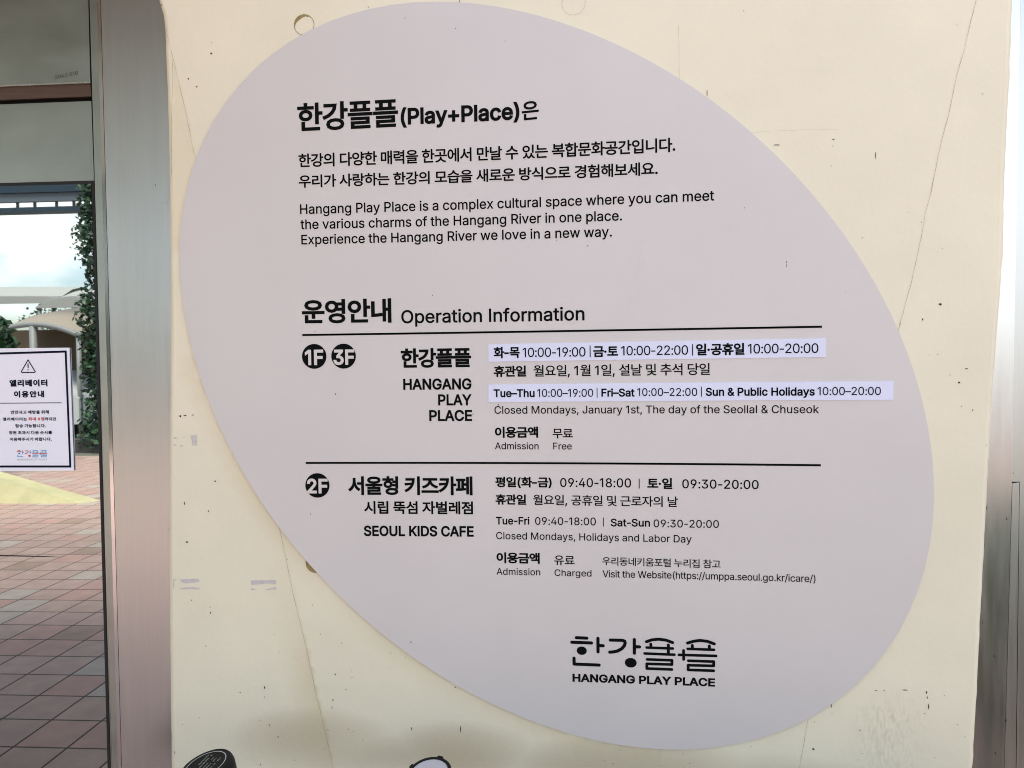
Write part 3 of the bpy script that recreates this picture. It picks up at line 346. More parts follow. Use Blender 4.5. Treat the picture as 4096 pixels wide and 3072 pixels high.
 47564: [920,[87,745,87,327,503,327,503,745],[422,678,422,394,168,394,168,678],[669,827,669,164,752,164,752,483,885,483,885,552,752,552,752,827],[189,227,189,-58,792,-58,792,10,271,10,271,227]],
 47588: [920,[82,722,82,165,427,165,427,722],[349,656,349,231,160,231,160,656],[538,808,538,-32,617,-32,617,400,739,400,739,-78,819,-78,819,827,739,827,739,469,617,469,617,808]],
 47749: [920,[423,691,423,423,173,423,173,691],[496,265,335,245,231,186,195,94,231,2,335,-56,496,-76,657,-56,761,2,797,94,761,186,657,245],[496,200,613,187,688,151,715,94,688,37,613,2,496,-11,379,2,304,37,277,94,304,151,379,187],[711,613,711,501,504,501,504,613],[92,758,92,356,504,356,504,433,711,433,711,292,794,292,794,827,711,827,711,680,504,680,504,758]],
 47784: [920,[689,685,689,392,227,392,227,685],[146,752,146,326,417,326,417,107,50,107,50,38,870,38,870,107,499,107,499,326,770,326,770,752]],
 47785: [920,[681,723,681,549,236,549,236,723],[141,208,141,141,683,141,683,-78,766,-78,766,208],[50,369,50,301,867,301,867,369,500,369,500,482,762,482,762,789,155,789,155,482,417,482,417,369]],
 47924: [920,[154,777,154,424,764,424,764,777],[682,710,682,490,235,490,235,710],[49,302,49,234,416,234,416,-77,498,-77,498,234,869,234,869,302]],
 47928: [920,[155,784,155,467,762,467,762,784],[681,718,681,533,236,533,236,718],[49,365,49,297,424,297,424,114,506,114,506,297,869,297,869,365],[153,201,153,-58,778,-58,778,10,236,10,236,201]],
 48143: [920,[97,768,97,399,519,399,519,768],[438,702,438,465,178,465,178,702],[708,827,708,308,790,308,790,827],[463,334,463,246,197,246,197,182,462,182,418,96,308,27,161,-11,190,-75,320,-42,429,14,504,90,578,15,686,-42,815,-75,844,-11,698,29,590,98,547,182,812,182,812,246,546,246,546,334]],
 48148: [920,[86,750,86,139,507,139,507,750,425,750,425,512,168,512,168,750],[168,446,425,446,425,208,168,208],[662,827,662,-78,745,-78,745,400,893,400,893,471,745,471,745,827]],
 48169: [920,[464,259,305,239,202,182,166,92,202,1,305,-57,464,-77,623,-57,724,1,760,92,724,182,623,239],[464,193,579,181,653,147,679,92,653,36,579,1,464,-11,348,1,274,36,248,92,274,147,348,181],[87,770,87,353,506,353,506,770,424,770,424,634,169,634,169,770],[169,568,424,568,424,420,169,420],[669,827,669,284,752,284,752,530,885,530,885,600,752,600,752,827]],
 48268: [920,[177,591,421,591,421,459,177,459],[94,785,94,392,503,392,503,558,711,558,711,357,793,357,793,827,711,827,711,626,503,626,503,785,421,785,421,657,177,657,177,785],[213,-66,827,-66,827,1,295,1,295,97,793,97,793,313,211,313,211,246,711,246,711,159,213,159]],
 48288: [920,[161,450,352,450,352,218,161,218],[739,827,739,-78,819,-78,819,827],[559,807,559,484,428,484,428,738,352,738,352,517,161,517,161,738,82,738,82,149,428,149,428,415,559,415,559,-33,638,-33,638,807]],
 48372: [920,[229,534,689,534,689,368,229,368],[146,763,146,300,417,300,417,106,50,106,50,37,870,37,870,106,499,106,499,300,771,300,771,763,689,763,689,602,229,602,229,763]],
 48373: [920,[141,204,141,137,683,137,683,-78,766,-78,766,204],[240,639,678,639,678,534,240,534],[158,806,158,467,417,467,417,360,50,360,50,292,867,292,867,360,500,360,500,467,760,467,760,806,678,806,678,703,240,703,240,806]],
 49324: [920,[271,749,271,587,240,423,156,279,37,182,88,115,183,187,260,290,313,415,366,298,441,201,532,133,583,199,466,292,384,430,353,587,353,749],[662,827,662,-78,745,-78,745,390,893,390,893,461,745,461,745,827]],
 49352: [920,[240,742,240,569,216,415,147,278,40,179,93,118,208,230,280,389,349,243,459,141,509,206,407,298,342,427,320,574,320,742],[540,808,540,-32,619,-32,619,395,739,395,739,-78,819,-78,819,827,739,827,739,463,619,463,619,808]],
 49436: [920,[712,827,712,520,502,520,502,452,712,452,712,-79,794,-79,794,827],[283,749,283,587,252,422,169,278,49,180,101,113,196,186,273,290,326,416,379,297,455,199,550,129,600,196,481,288,398,427,367,587,367,749]],
 49437: [920,[190,242,190,175,711,175,711,-78,794,-78,794,242],[711,827,711,638,514,638,514,569,711,569,711,292,794,292,794,827],[276,781,276,686,248,556,170,449,51,378,95,311,192,365,267,442,319,539,403,414,534,331,578,397,463,464,386,563,358,682,358,781]],
 49444: [920,[711,827,711,663,514,663,514,595,711,595,711,360,794,360,794,827],[214,-66,827,-66,827,1,295,1,295,97,794,97,794,314,212,314,212,248,712,248,712,160,214,160],[276,798,276,714,247,591,168,490,49,424,93,358,190,409,266,482,318,575,404,456,535,379,579,444,463,507,385,601,357,714,357,798]],
 49452: [920,[207,259,207,-66,794,-66,794,259],[713,193,713,2,289,2,289,193],[514,649,514,581,711,581,711,306,794,306,794,827,711,827,711,649],[276,788,276,693,248,567,169,464,50,396,93,330,190,382,266,456,317,550,404,429,535,350,578,415,463,479,385,575,357,689,357,788]],
 49464: [920,[739,827,739,-78,819,-78,819,827],[555,808,555,503,406,503,406,434,555,434,555,-32,633,-32,633,808],[238,742,238,569,214,415,146,279,40,179,92,117,207,231,279,393,348,244,457,137,504,201,403,297,340,428,318,572,318,742]],
 49688: [920,[416,795,416,744,369,625,249,533,92,483,125,416,262,456,379,529,460,627,541,529,658,456,794,416,827,483,670,533,550,626,502,744,502,795],[50,318,50,249,416,249,416,-78,498,-78,498,249,867,249,867,318]],
 49692: [920,[416,804,416,760,369,646,252,557,99,508,131,443,265,483,380,553,459,648,539,554,653,484,786,444,818,510,666,559,548,648,501,760,501,804],[49,367,49,299,424,299,424,116,506,116,506,299,869,299,869,367],[153,203,153,-58,778,-58,778,10,236,10,236,203]],
 49845: [920,[153,284,153,-66,760,-66,760,284,678,284,678,180,235,180,235,284],[235,115,678,115,678,1,235,1],[50,415,50,347,867,347,867,415],[416,817,416,776,369,670,251,589,96,544,127,478,263,515,379,580,459,670,539,580,655,515,790,478,820,544,666,589,548,671,501,776,501,817]],
 49849: [920,[50,395,50,328,867,328,867,395],[458,244,291,225,185,171,148,84,185,-4,291,-58,458,-77,624,-58,730,-4,767,84,730,171,624,225],[458,180,579,169,657,136,684,84,657,32,579,-1,458,-12,336,-1,259,32,232,84,259,136,336,169],[416,812,416,771,369,662,252,578,97,533,129,467,264,505,380,572,459,663,539,572,654,505,788,467,819,533,666,579,548,663,501,771,501,812]],
 49884: [920,[707,827,707,-79,790,-79,790,827],[288,749,288,587,255,419,168,275,45,179,96,110,195,182,275,286,331,413,387,293,466,195,562,128,612,194,490,286,404,425,371,587,371,749]],
 49885: [920,[187,237,187,169,708,169,708,-78,791,-78,791,237],[708,827,708,283,791,283,791,827],[285,784,285,696,256,567,177,459,58,386,100,320,198,375,275,453,328,551,417,421,554,336,595,402,477,470,398,572,369,696,369,784]],
 50504: [920,[302,763,181,734,97,656,66,540,97,424,181,346,302,317,423,346,507,424,538,540,507,656,423,734],[302,691,382,672,437,619,458,540,437,462,382,409,302,390,223,409,168,462,147,540,168,619,223,672],[669,827,669,161,752,161,752,483,885,483,885,552,752,552,752,827],[189,229,189,-58,792,-58,792,10,271,10,271,229]],
 50529: [920,[264,770,158,743,86,667,59,556,86,445,158,371,264,344,370,371,443,445,470,556,443,667,370,743],[264,699,331,681,377,630,394,556,377,482,331,432,264,413,197,432,151,482,134,556,151,630,197,681],[206,238,206,170,730,170,730,-78,812,-78,812,238],[540,809,540,294,618,294,618,526,733,526,733,288,812,288,812,826,733,826,733,594,618,594,618,809]],
 50577: [920,[302,773,180,746,97,671,66,560,97,449,180,374,302,347,424,374,507,449,538,560,507,671,424,746],[302,703,382,685,438,634,458,560,438,485,382,435,302,417,222,435,167,485,147,560,167,634,222,685],[464,263,305,243,202,185,166,93,202,2,305,-56,464,-76,622,-56,724,2,760,93,724,185,622,243],[464,196,579,184,653,149,679,93,653,38,579,3,464,-9,348,3,274,38,248,93,274,149,348,184],[669,827,669,291,752,291,752,430,883,430,883,499,752,499,752,623,883,623,883,692,752,692,752,827]],
 50640: [920,[739,827,739,-78,819,-78,819,827],[253,674,315,645,356,563,370,437,356,310,315,228,253,199,192,228,152,310,138,437,152,563,192,645],[253,751,152,712,85,604,61,437,85,269,152,160,253,121,351,156,418,254,446,407,559,407,559,-32,638,-32,638,808,559,808,559,475,446,475,416,623,350,717]],
 50648: [920,[733,826,733,356,812,356,812,826],[264,719,331,702,378,654,395,585,378,517,331,470,264,453,197,470,151,517,134,585,151,654,197,702],[264,784,158,759,85,689,59,585,85,481,158,412,264,386,362,407,433,465,468,553,562,553,562,362,640,362,640,808,562,808,562,621,467,621,431,707,361,764],[217,-66,847,-66,847,1,300,1,300,98,812,98,812,314,215,314,215,248,730,248,730,161,217,161]],
 50689: [920,[297,702,376,684,430,633,450,558,430,483,376,433,297,414,218,433,163,483,143,558,163,633,218,684],[496,270,335,249,232,190,195,97,232,4,335,-55,496,-76,657,-55,760,4,797,97,760,190,657,249],[496,205,614,192,689,155,716,97,689,39,614,3,496,-10,379,3,303,39,276,97,303,155,379,192],[517,629,711,629,711,488,518,488,526,522,529,558,526,595],[711,827,711,696,479,696,401,753,297,773,177,745,95,670,64,558,95,446,177,371,297,343,401,364,479,420,711,420,711,292,794,292,794,827]],
 50696: [920,[739,827,739,-78,819,-78,819,827],[253,674,316,645,356,563,371,437,356,310,316,228,253,199,191,228,151,310,137,437,151,563,191,645],[561,540,561,333,439,333,447,437,445,491,439,540],[253,751,152,712,85,604,61,437,85,269,152,160,253,121,324,138,381,186,421,264,561,264,561,-32,640,-32,640,808,561,808,561,608,422,608,381,686,324,734]],
 50836: [920,[458,704,587,683,675,625,707,537,675,449,587,391,458,370,329,391,242,449,210,537,242,625,329,683],[458,770,326,753,222,706,154,633,130,537,162,429,251,351,251,107,50,107,50,38,870,38,870,107,668,107,668,352,755,429,787,537,763,633,695,706,590,753],[333,107,333,320,393,309,458,305,525,309,585,320,585,107]],
 50857: [920,[458,244,291,225,185,172,148,85,185,-3,291,-57,458,-76,624,-57,730,-3,767,85,730,172,624,225],[458,180,579,169,657,136,684,85,657,32,579,-1,458,-12,336,-1,259,32,232,85,259,136,336,169],[458,745,582,733,663,698,691,642,663,586,582,551,458,539,334,551,253,586,225,642,253,698,334,733],[458,810,288,790,179,733,140,642,169,562,251,507,251,380,50,380,50,313,867,313,867,380,665,380,665,507,747,562,776,642,737,733,628,790],[334,380,334,485,393,477,458,475,524,477,583,485,583,380]],
 50864: [920,[457,791,328,777,229,737,164,675,141,592,181,487,292,418,457,394,623,418,734,487,774,592,751,675,686,737,586,777],[457,724,579,708,660,662,689,592,660,522,579,477,457,461,336,477,255,522,226,592,255,662,336,708],[49,309,49,240,416,240,416,-78,498,-78,498,240,869,240,869,309]],
 50868: [920,[458,804,291,782,181,719,141,622,181,525,291,463,458,441,626,463,735,525,775,622,735,719,626,782],[458,737,579,723,658,683,687,622,658,562,579,523,458,509,338,523,258,562,229,622,258,683,338,723],[49,368,49,300,424,300,424,117,508,117,508,300,869,300,869,368],[154,206,154,-58,778,-58,778,11,237,11,237,206]],
 50872: [920,[458,816,287,798,178,745,140,660,178,574,287,521,458,503,629,521,738,574,776,660,738,745,629,798],[458,753,584,742,663,710,691,660,663,609,584,577,458,566,333,577,253,609,226,660,253,710,333,742],[151,-68,789,-68,789,-3,232,-3,232,89,762,89,762,293,499,293,499,377,867,377,867,444,50,444,50,377,416,377,416,293,149,293,149,230,681,230,681,150,151,150]],
 50880: [920,[458,810,289,790,179,731,140,639,179,548,289,491,458,471,628,491,737,548,776,639,737,731,628,790],[458,745,582,732,662,696,691,639,662,583,582,548,458,536,334,548,254,583,225,639,254,696,334,732],[686,165,686,2,231,2,231,165],[50,402,50,334,417,334,417,232,150,232,150,-66,767,-66,767,232,499,232,499,334,867,334,867,402]],
 50896: [920,[339,790,223,770,145,715,117,632,145,549,223,494,339,475,455,494,533,549,561,632,533,715,455,770],[339,728,413,716,464,683,482,632,464,582,413,549,339,537,264,549,213,582,195,632,213,683,264,716],[56,340,306,344,306,170,389,170,389,349,513,359,634,375,628,435,327,413,45,408],[523,292,523,232,707,232,707,139,790,139,790,826,707,826,707,292],[173,206,173,-58,812,-58,812,10,256,10,256,206]],
 50900: [920,[339,809,221,792,144,746,116,673,144,601,221,554,339,538,456,554,534,601,562,673,534,746,456,792],[339,752,445,731,484,673,445,616,339,595,234,616,194,673,234,731],[57,425,293,427,293,291,375,291,375,431,509,440,641,455,636,509,334,490,47,486],[527,396,527,342,707,342,707,294,790,294,790,826,707,826,707,396],[187,-68,820,-68,820,-7,268,-7,268,73,790,73,790,261,184,261,184,202,708,202,708,129,187,129]],
 50948: [920,[345,784,226,760,145,696,115,598,145,501,226,436,345,412,465,436,546,501,576,598,546,696,465,760],[345,716,424,701,477,660,497,598,477,537,424,496,345,481,267,496,215,537,195,598,215,660,267,701],[709,826,709,-78,791,-78,791,826],[59,266,309,271,309,-50,392,-50,392,276,521,288,650,307,644,369,335,341,48,336]],
 50976: [920,[457,791,292,767,181,698,141,593,181,489,292,421,457,397,623,421,734,489,774,593,734,698,623,767],[457,724,579,708,660,663,689,593,660,524,579,480,457,464,336,480,255,524,226,593,255,663,336,708],[49,312,49,244,260,244,260,-78,345,-78,345,244,571,244,571,-78,655,-78,655,244,869,244,869,312]],
 51004: [920,[458,769,328,751,224,701,155,622,130,520,155,417,224,338,328,288,458,270,589,288,693,338,762,417,787,520,762,622,693,701,589,751],[458,702,586,679,674,615,707,520,674,424,586,361,458,338,330,361,242,424,209,520,242,615,330,679],[50,111,50,42,870,42,870,111]],
 51008: [920,[50,351,50,284,867,284,867,351],[458,796,289,774,179,713,140,616,179,519,289,457,458,435,627,457,737,519,776,616,737,713,627,774],[458,729,582,715,662,676,691,616,662,555,582,517,458,503,334,517,254,555,225,616,254,676,334,715],[155,204,155,-58,776,-58,776,10,238,10,238,204]],
 51012: [920,[458,811,287,793,178,740,140,655,178,569,287,516,458,498,629,516,738,569,776,655,738,740,629,793],[458,749,584,738,663,706,691,655,663,604,584,572,458,561,333,572,253,604,226,655,253,706,333,738],[50,437,50,370,867,370,867,437],[151,-68,789,-68,789,-3,232,-3,232,89,762,89,762,293,149,293,149,230,681,230,681,150,151,150]],
 51020: [920,[458,807,289,786,179,728,140,635,179,543,289,485,458,465,628,485,737,543,776,635,737,728,628,786],[458,741,582,728,662,692,691,635,662,579,582,544,458,531,334,544,254,579,225,635,254,692,334,728],[150,232,150,-66,767,-66,767,232],[686,165,686,2,231,2,231,165],[50,388,50,320,867,320,867,388]],
 51032: [920,[343,761,217,734,132,659,100,548,132,437,217,362,343,335,468,362,554,437,585,548,554,659,468,734],[343,689,426,671,483,622,504,548,483,474,426,425,343,407,260,425,203,474,182,548,203,622,260,671],[704,827,704,-79,787,-79,787,827],[66,119,343,124,652,159,645,220,338,193,55,189]],
 51060: [920,[707,827,707,-79,790,-79,790,827],[313,757,221,735,148,672,100,572,83,442,100,311,148,212,221,148,313,126,405,148,477,212,525,311,542,442,525,572,477,672,405,735],[313,683,391,653,443,569,462,442,443,314,391,230,313,200,235,230,182,314,163,442,182,569,235,653]],
 51068: [920,[304,794,183,768,101,698,70,593,101,489,183,419,304,393,424,419,507,489,537,593,507,698,424,768],[304,725,383,708,437,662,457,593,437,524,383,478,304,461,225,478,171,524,151,593,171,662,225,708],[708,827,708,364,791,364,791,827],[209,-66,822,-66,822,1,289,1,289,100,791,100,791,319,206,319,206,253,709,253,709,162,209,162]],
 51077: [920,[708,827,708,341,791,341,791,827],[209,296,209,-66,791,-66,791,296,709,296,709,187,290,187,290,296],[290,121,709,121,709,2,290,2],[306,784,184,757,101,684,70,575,101,466,184,394,306,367,428,394,511,466,542,575,511,684,428,757],[306,714,386,696,441,647,461,575,441,503,386,454,306,436,226,454,171,503,151,575,171,647,226,696]],
 51080: [920,[708,826,708,310,791,310,791,826],[306,774,184,747,101,673,70,562,101,452,184,379,306,352,428,379,511,452,542,562,511,673,428,747],[306,704,386,686,441,636,461,562,441,489,386,439,306,421,226,439,171,489,151,562,171,636,226,686],[610,270,610,222,577,109,481,8,411,67,369,142,355,222,355,270,275,270,275,222,253,134,192,54,94,-4,135,-65,245,3,314,102,376,-1,483,-73,587,1,649,105,718,4,831,-65,872,-4,774,51,712,130,691,222,691,270]],
 51088: [920,[67,734,67,665,273,665,273,551,240,396,154,257,35,162,84,96,180,168,259,271,315,395,369,281,446,185,540,118,587,184,469,275,386,406,355,551,355,665,555,665,555,734],[662,827,662,-78,745,-78,745,392,893,392,893,462,745,462,745,827]],
 51204: [920,[711,826,711,577,529,577,529,509,711,509,711,163,794,163,794,826],[217,222,217,-58,819,-58,819,10,299,10,299,222],[79,753,79,685,280,685,280,641,251,517,171,414,53,345,96,278,194,331,271,409,323,504,409,381,541,299,583,365,468,431,392,528,364,641,364,685,562,685,562,753]],
 51216: [920,[207,253,207,-66,794,-66,794,253],[713,187,713,2,289,2,289,187],[711,827,711,601,532,601,532,532,711,532,711,298,794,298,794,827],[79,769,79,701,280,701,280,668,251,545,171,441,53,372,96,306,194,359,271,436,323,531,409,408,541,326,583,392,468,459,392,555,364,668,364,701,562,701,562,769]],
 51221: [920,[496,260,335,240,231,182,195,91,231,0,335,-57,496,-77,657,-57,761,0,797,91,761,182,657,240],[496,195,613,183,688,147,715,91,688,35,613,0,496,-12,379,0,304,35,277,91,304,147,379,183],[711,827,711,592,533,592,533,523,711,523,711,288,794,288,794,827],[79,761,79,693,280,693,280,662,251,538,172,433,53,362,96,296,194,350,271,428,324,525,409,402,541,321,583,387,468,453,392,550,364,663,364,693,562,693,562,761]],
 51452: [920,[127,770,127,704,412,704,412,699,366,588,250,501,98,454,130,388,265,428,380,499,458,595,537,499,652,428,788,388,819,454,667,501,551,588,505,699,505,704,789,704,789,770],[50,312,50,244,416,244,416,-77,498,-77,498,244,867,244,867,312]],
 51592: [920,[50,111,50,42,870,42,870,111],[118,737,118,669,416,669,416,630,387,527,311,438,206,371,90,334,124,267,259,315,378,398,460,510,543,400,662,318,798,271,832,337,714,374,608,439,531,527,502,630,502,669,800,669,800,737]],
 51648: [920,[707,827,707,-78,790,-78,790,827],[79,734,79,665,289,665,289,551,256,395,170,256,50,162,98,96,195,167,276,270,332,394,389,278,469,184,568,118,614,184,492,271,406,401,373,551,373,665,584,665,584,734]],
 51665: [920,[708,827,708,337,791,337,791,827],[209,293,209,-66,791,-66,791,293,709,293,709,185,290,185,290,293],[290,119,709,119,709,2,290,2],[84,767,84,700,291,700,291,679,262,562,181,465,61,401,103,335,202,385,281,458,334,549,425,428,563,351,604,416,485,476,405,568,375,679,375,700,579,700,579,767]],
 52280: [920,[184,249,184,-66,752,-66,752,249],[670,183,670,2,265,2,265,183],[276,831,276,721,75,721,75,654,276,654,276,639,247,527,168,434,50,374,90,309,230,388,318,511,405,398,540,326,579,391,463,449,386,535,358,639,358,654,558,654,558,721,359,721,359,831],[669,827,669,292,752,292,752,529,885,529,885,598,752,598,752,827]],
 52488: [920,[418,310,418,105,50,105,50,36,870,36,870,105,500,105,500,310],[418,808,418,684,126,684,126,616,417,616,391,519,322,438,219,379,95,344,127,279,265,320,380,390,459,488,538,390,653,320,791,279,823,344,699,379,596,438,527,519,501,616,792,616,792,684,500,684,500,808]],
 52572: [920,[704,827,704,-79,787,-79,787,827],[66,108,343,113,652,147,645,209,520,194,392,184,392,349,309,349,309,180,55,177],[309,820,309,709,104,709,104,641,308,641,277,529,199,441,82,383,121,319,220,364,298,432,351,519,441,402,582,328,620,393,503,448,423,534,392,641,600,641,600,709,392,709,392,820]],
 52628: [920,[50,280,50,211,417,211,417,-79,499,-79,499,211,867,211,867,280],[417,827,417,715,129,715,129,648,417,648,371,543,255,460,101,415,131,349,265,385,379,449,459,537,538,450,651,386,785,349,815,415,661,461,545,543,500,648,788,648,788,715,499,715,499,827]],
 52852: [920,[108,733,108,665,432,665,423,585,405,508,62,484,75,411,379,440,309,326,203,224,58,135,104,71,271,177,389,298,464,433,503,579,515,733],[662,827,662,-77,745,-77,745,391,889,391,889,460,745,460,745,827]],
 53412: [920,[709,827,709,-78,792,-78,792,827],[117,733,117,665,449,665,439,585,420,508,71,484,85,411,394,440,321,325,214,223,68,135,113,70,282,175,401,297,478,433,519,579,531,733]],
 53457: [920,[182,285,182,-66,752,-66,752,285,669,285,669,179,264,179,264,285],[264,113,669,113,669,2,264,2],[91,777,91,355,160,355,389,360,572,381,563,448,390,427,174,422,174,535,488,535,488,602,174,602,174,710,504,710,504,777],[669,827,669,325,752,325,752,545,885,545,885,615,752,615,752,827]],
 53552: [920,[525,486,525,418,712,418,712,-79,794,-79,794,827,712,827,712,486],[92,744,92,138,160,138,382,144,573,166,564,234,384,212,174,207,174,423,470,423,470,490,174,490,174,676,510,676,510,744]],
 53560: [920,[96,771,96,374,162,374,380,378,557,396,550,463,382,445,178,441,178,545,479,545,479,609,178,609,178,704,503,704,503,771],[711,827,711,619,541,619,541,552,711,552,711,339,793,339,793,827],[213,-68,827,-68,827,-2,295,-2,295,87,793,87,793,298,211,298,211,232,711,232,711,149,213,149]],
 53664: [920,[155,753,155,290,417,290,417,103,50,103,50,35,870,35,870,103,500,103,500,290,776,290,776,357,239,357,239,492,747,492,747,559,239,559,239,685,767,685,767,753]],
 54168: [920,[742,827,742,-78,822,-78,822,827],[567,805,567,483,445,483,445,409,567,409,567,-30,646,-30,646,805],[50,145,264,150,497,176,491,237,397,227,397,644,471,644,471,712,59,712,59,644,133,644,133,216,40,215],[209,644,320,644,320,222,209,217]],
 54217: [920,[496,250,334,231,231,175,195,87,231,-1,334,-57,496,-76,658,-57,761,-1,797,87,761,175,658,231],[496,185,614,173,689,140,715,87,689,34,614,1,496,-11,378,1,303,34,277,87,303,140,378,173],[711,827,711,665,562,665,562,598,711,598,711,503,562,503,562,435,711,435,711,269,794,269,794,827],[62,322,313,327,585,353,581,415,463,404,463,691,553,691,553,759,77,759,77,691,166,691,166,393,52,392],[247,691,383,691,383,399,247,394]],
 54252: [920,[124,376,124,310,416,310,416,104,50,104,50,34,870,34,870,104,498,104,498,310,791,310,791,376,652,376,652,672,793,672,793,740,122,740,122,672,262,672,262,376],[345,672,570,672,570,376,345,376]],
 54540: [920,[50,424,50,357,867,357,867,424],[129,563,129,499,786,499,786,563,653,563,653,735,789,735,789,799,126,799,126,735,262,735,262,563],[345,735,570,735,570,563,345,563],[151,-68,789,-68,789,-4,232,-4,232,79,762,79,762,278,149,278,149,216,681,216,681,139,151,139]],
 54616: [920,[316,540,202,513,124,440,95,332,124,223,202,151,316,124,429,151,507,223,536,332,507,440,429,513],[316,471,389,453,438,404,457,332,438,260,389,211,316,193,243,211,193,260,174,332,193,404,243,453],[663,827,663,-78,745,-78,745,386,893,386,893,455,745,455,745,827],[273,816,273,682,45,682,45,614,578,614,578,682,356,682,356,816]],
 54620: [920,[319,600,205,579,130,520,102,431,130,342,205,284,319,263,432,284,507,342,535,431,507,520,432,579],[319,535,391,522,439,486,456,431,439,376,391,341,319,328,247,341,199,376,182,431,199,486,247,522],[669,826,669,148,752,148,752,460,885,460,885,529,752,529,752,826],[278,826,278,716,52,716,52,649,586,649,586,716,361,716,361,826],[189,202,189,-58,792,-58,792,10,271,10,271,202]],
 54633: [920,[183,261,183,-66,752,-66,752,261,669,261,669,166,265,166,265,261],[265,101,669,101,669,1,265,1],[319,625,205,605,129,551,102,467,129,383,205,328,319,308,432,328,508,383,535,467,508,551,432,605],[319,562,391,550,439,517,456,467,439,416,391,383,319,371,247,383,199,416,182,467,199,517,247,550],[669,827,669,301,752,301,752,526,885,526,885,596,752,596,752,827],[278,835,278,734,52,734,52,667,586,667,586,734,361,734,361,835]],
 54644: [920,[273,544,173,517,104,445,79,338,104,230,173,158,273,131,374,158,442,230,467,338,442,445,374,517],[273,474,335,456,377,408,393,338,377,267,335,219,273,202,211,219,169,267,153,338,169,408,211,456],[232,800,232,672,48,672,48,604,497,604,497,672,314,672,314,800],[542,806,542,-34,620,-34,620,378,736,378,736,-78,815,-78,815,827,736,827,736,446,620,446,620,806]],
 54744: [920,[207,231,207,-66,794,-66,794,231],[713,164,713,2,289,2,289,164],[313,619,205,598,131,542,104,458,131,373,205,317,313,297,421,317,494,373,521,458,494,542,421,598],[313,555,380,543,425,509,442,458,425,406,380,372,313,360,245,372,200,406,183,458,200,509,245,543],[561,552,561,483,711,483,711,279,794,279,794,827,711,827,711,552],[272,835,272,733,51,733,51,665,574,665,574,733,354,733,354,835]],
 54805: [920,[307,614,200,593,129,534,103,446,129,358,200,300,307,279,414,300,486,358,512,446,486,534,414,593],[307,550,374,537,419,501,435,446,419,391,374,355,307,342,241,355,197,391,181,446,197,501,241,537],[498,233,336,215,233,162,196,78,233,-5,336,-58,498,-76,659,-58,763,-5,799,78,763,162,659,215],[498,168,613,158,686,127,712,78,686,29,613,-1,498,-12,382,-1,308,29,282,78,308,127,382,158],[711,827,711,610,558,610,558,542,711,542,711,434,557,434,557,366,711,366,711,243,794,243,794,827],[267,835,267,727,51,727,51,660,558,660,558,727,349,727,349,835]],
 54868: [920,[326,533,396,520,443,484,460,430,443,376,396,341,326,328,255,341,208,376,191,430,208,484,255,520],[326,598,214,577,140,518,113,430,134,351,193,295,284,266,284,167,39,164,52,94,320,99,616,131,610,192,491,178,367,170,367,266,457,294,517,350,539,430,512,518,437,577],[664,827,664,-78,747,-78,747,373,888,373,888,443,747,443,747,827],[284,825,284,717,55,717,55,650,595,650,595,717,367,717,367,825]],
 55092: [920,[458,608,300,591,199,540,164,459,199,377,300,327,458,309,616,327,717,377,752,459,717,540,616,591],[458,545,571,535,641,506,666,459,641,412,571,383,458,373,345,383,275,412,250,459,275,506,345,535],[50,248,50,180,262,180,262,-79,345,-79,345,180,573,180,573,-79,656,-79,656,180,870,180,870,248],[417,832,417,727,93,727,93,660,820,660,820,727,499,727,499,832]],
}

# ------------------------------------------------------------------ helpers
def tag(o, label=None, cat=None, group=None, kind=None):
    if label: o['label'] = label
    if cat: o['category'] = cat
    if group: o['group'] = group
    if kind: o['kind'] = kind
    return o

def empty(name, loc):
    o = bpy.data.objects.new(name, None)
    o.empty_display_size = 0.1
    o.location = loc
    COL.objects.link(o)
    return o

def mesh_obj(name, verts, faces, mats, parent=None, mat_idx=None, smooth=False):
    me = bpy.data.meshes.new(name)
    off = Vector((0, 0, 0))
    p = parent
    while p is not None:
        off += p.location
        p = p.parent
    me.from_pydata([tuple(Vector(v) - off) for v in verts], [], faces)
    for m in (mats if isinstance(mats, (list, tuple)) else [mats]):
        me.materials.append(m)
    if mat_idx:
        for p, i in zip(me.polygons, mat_idx):
            p.material_index = i
    if smooth:
        for p in me.polygons:
            p.use_smooth = True
    me.update()
    o = bpy.data.objects.new(name, me)
    COL.objects.link(o)
    if parent is not None:
        o.parent = parent
    return o

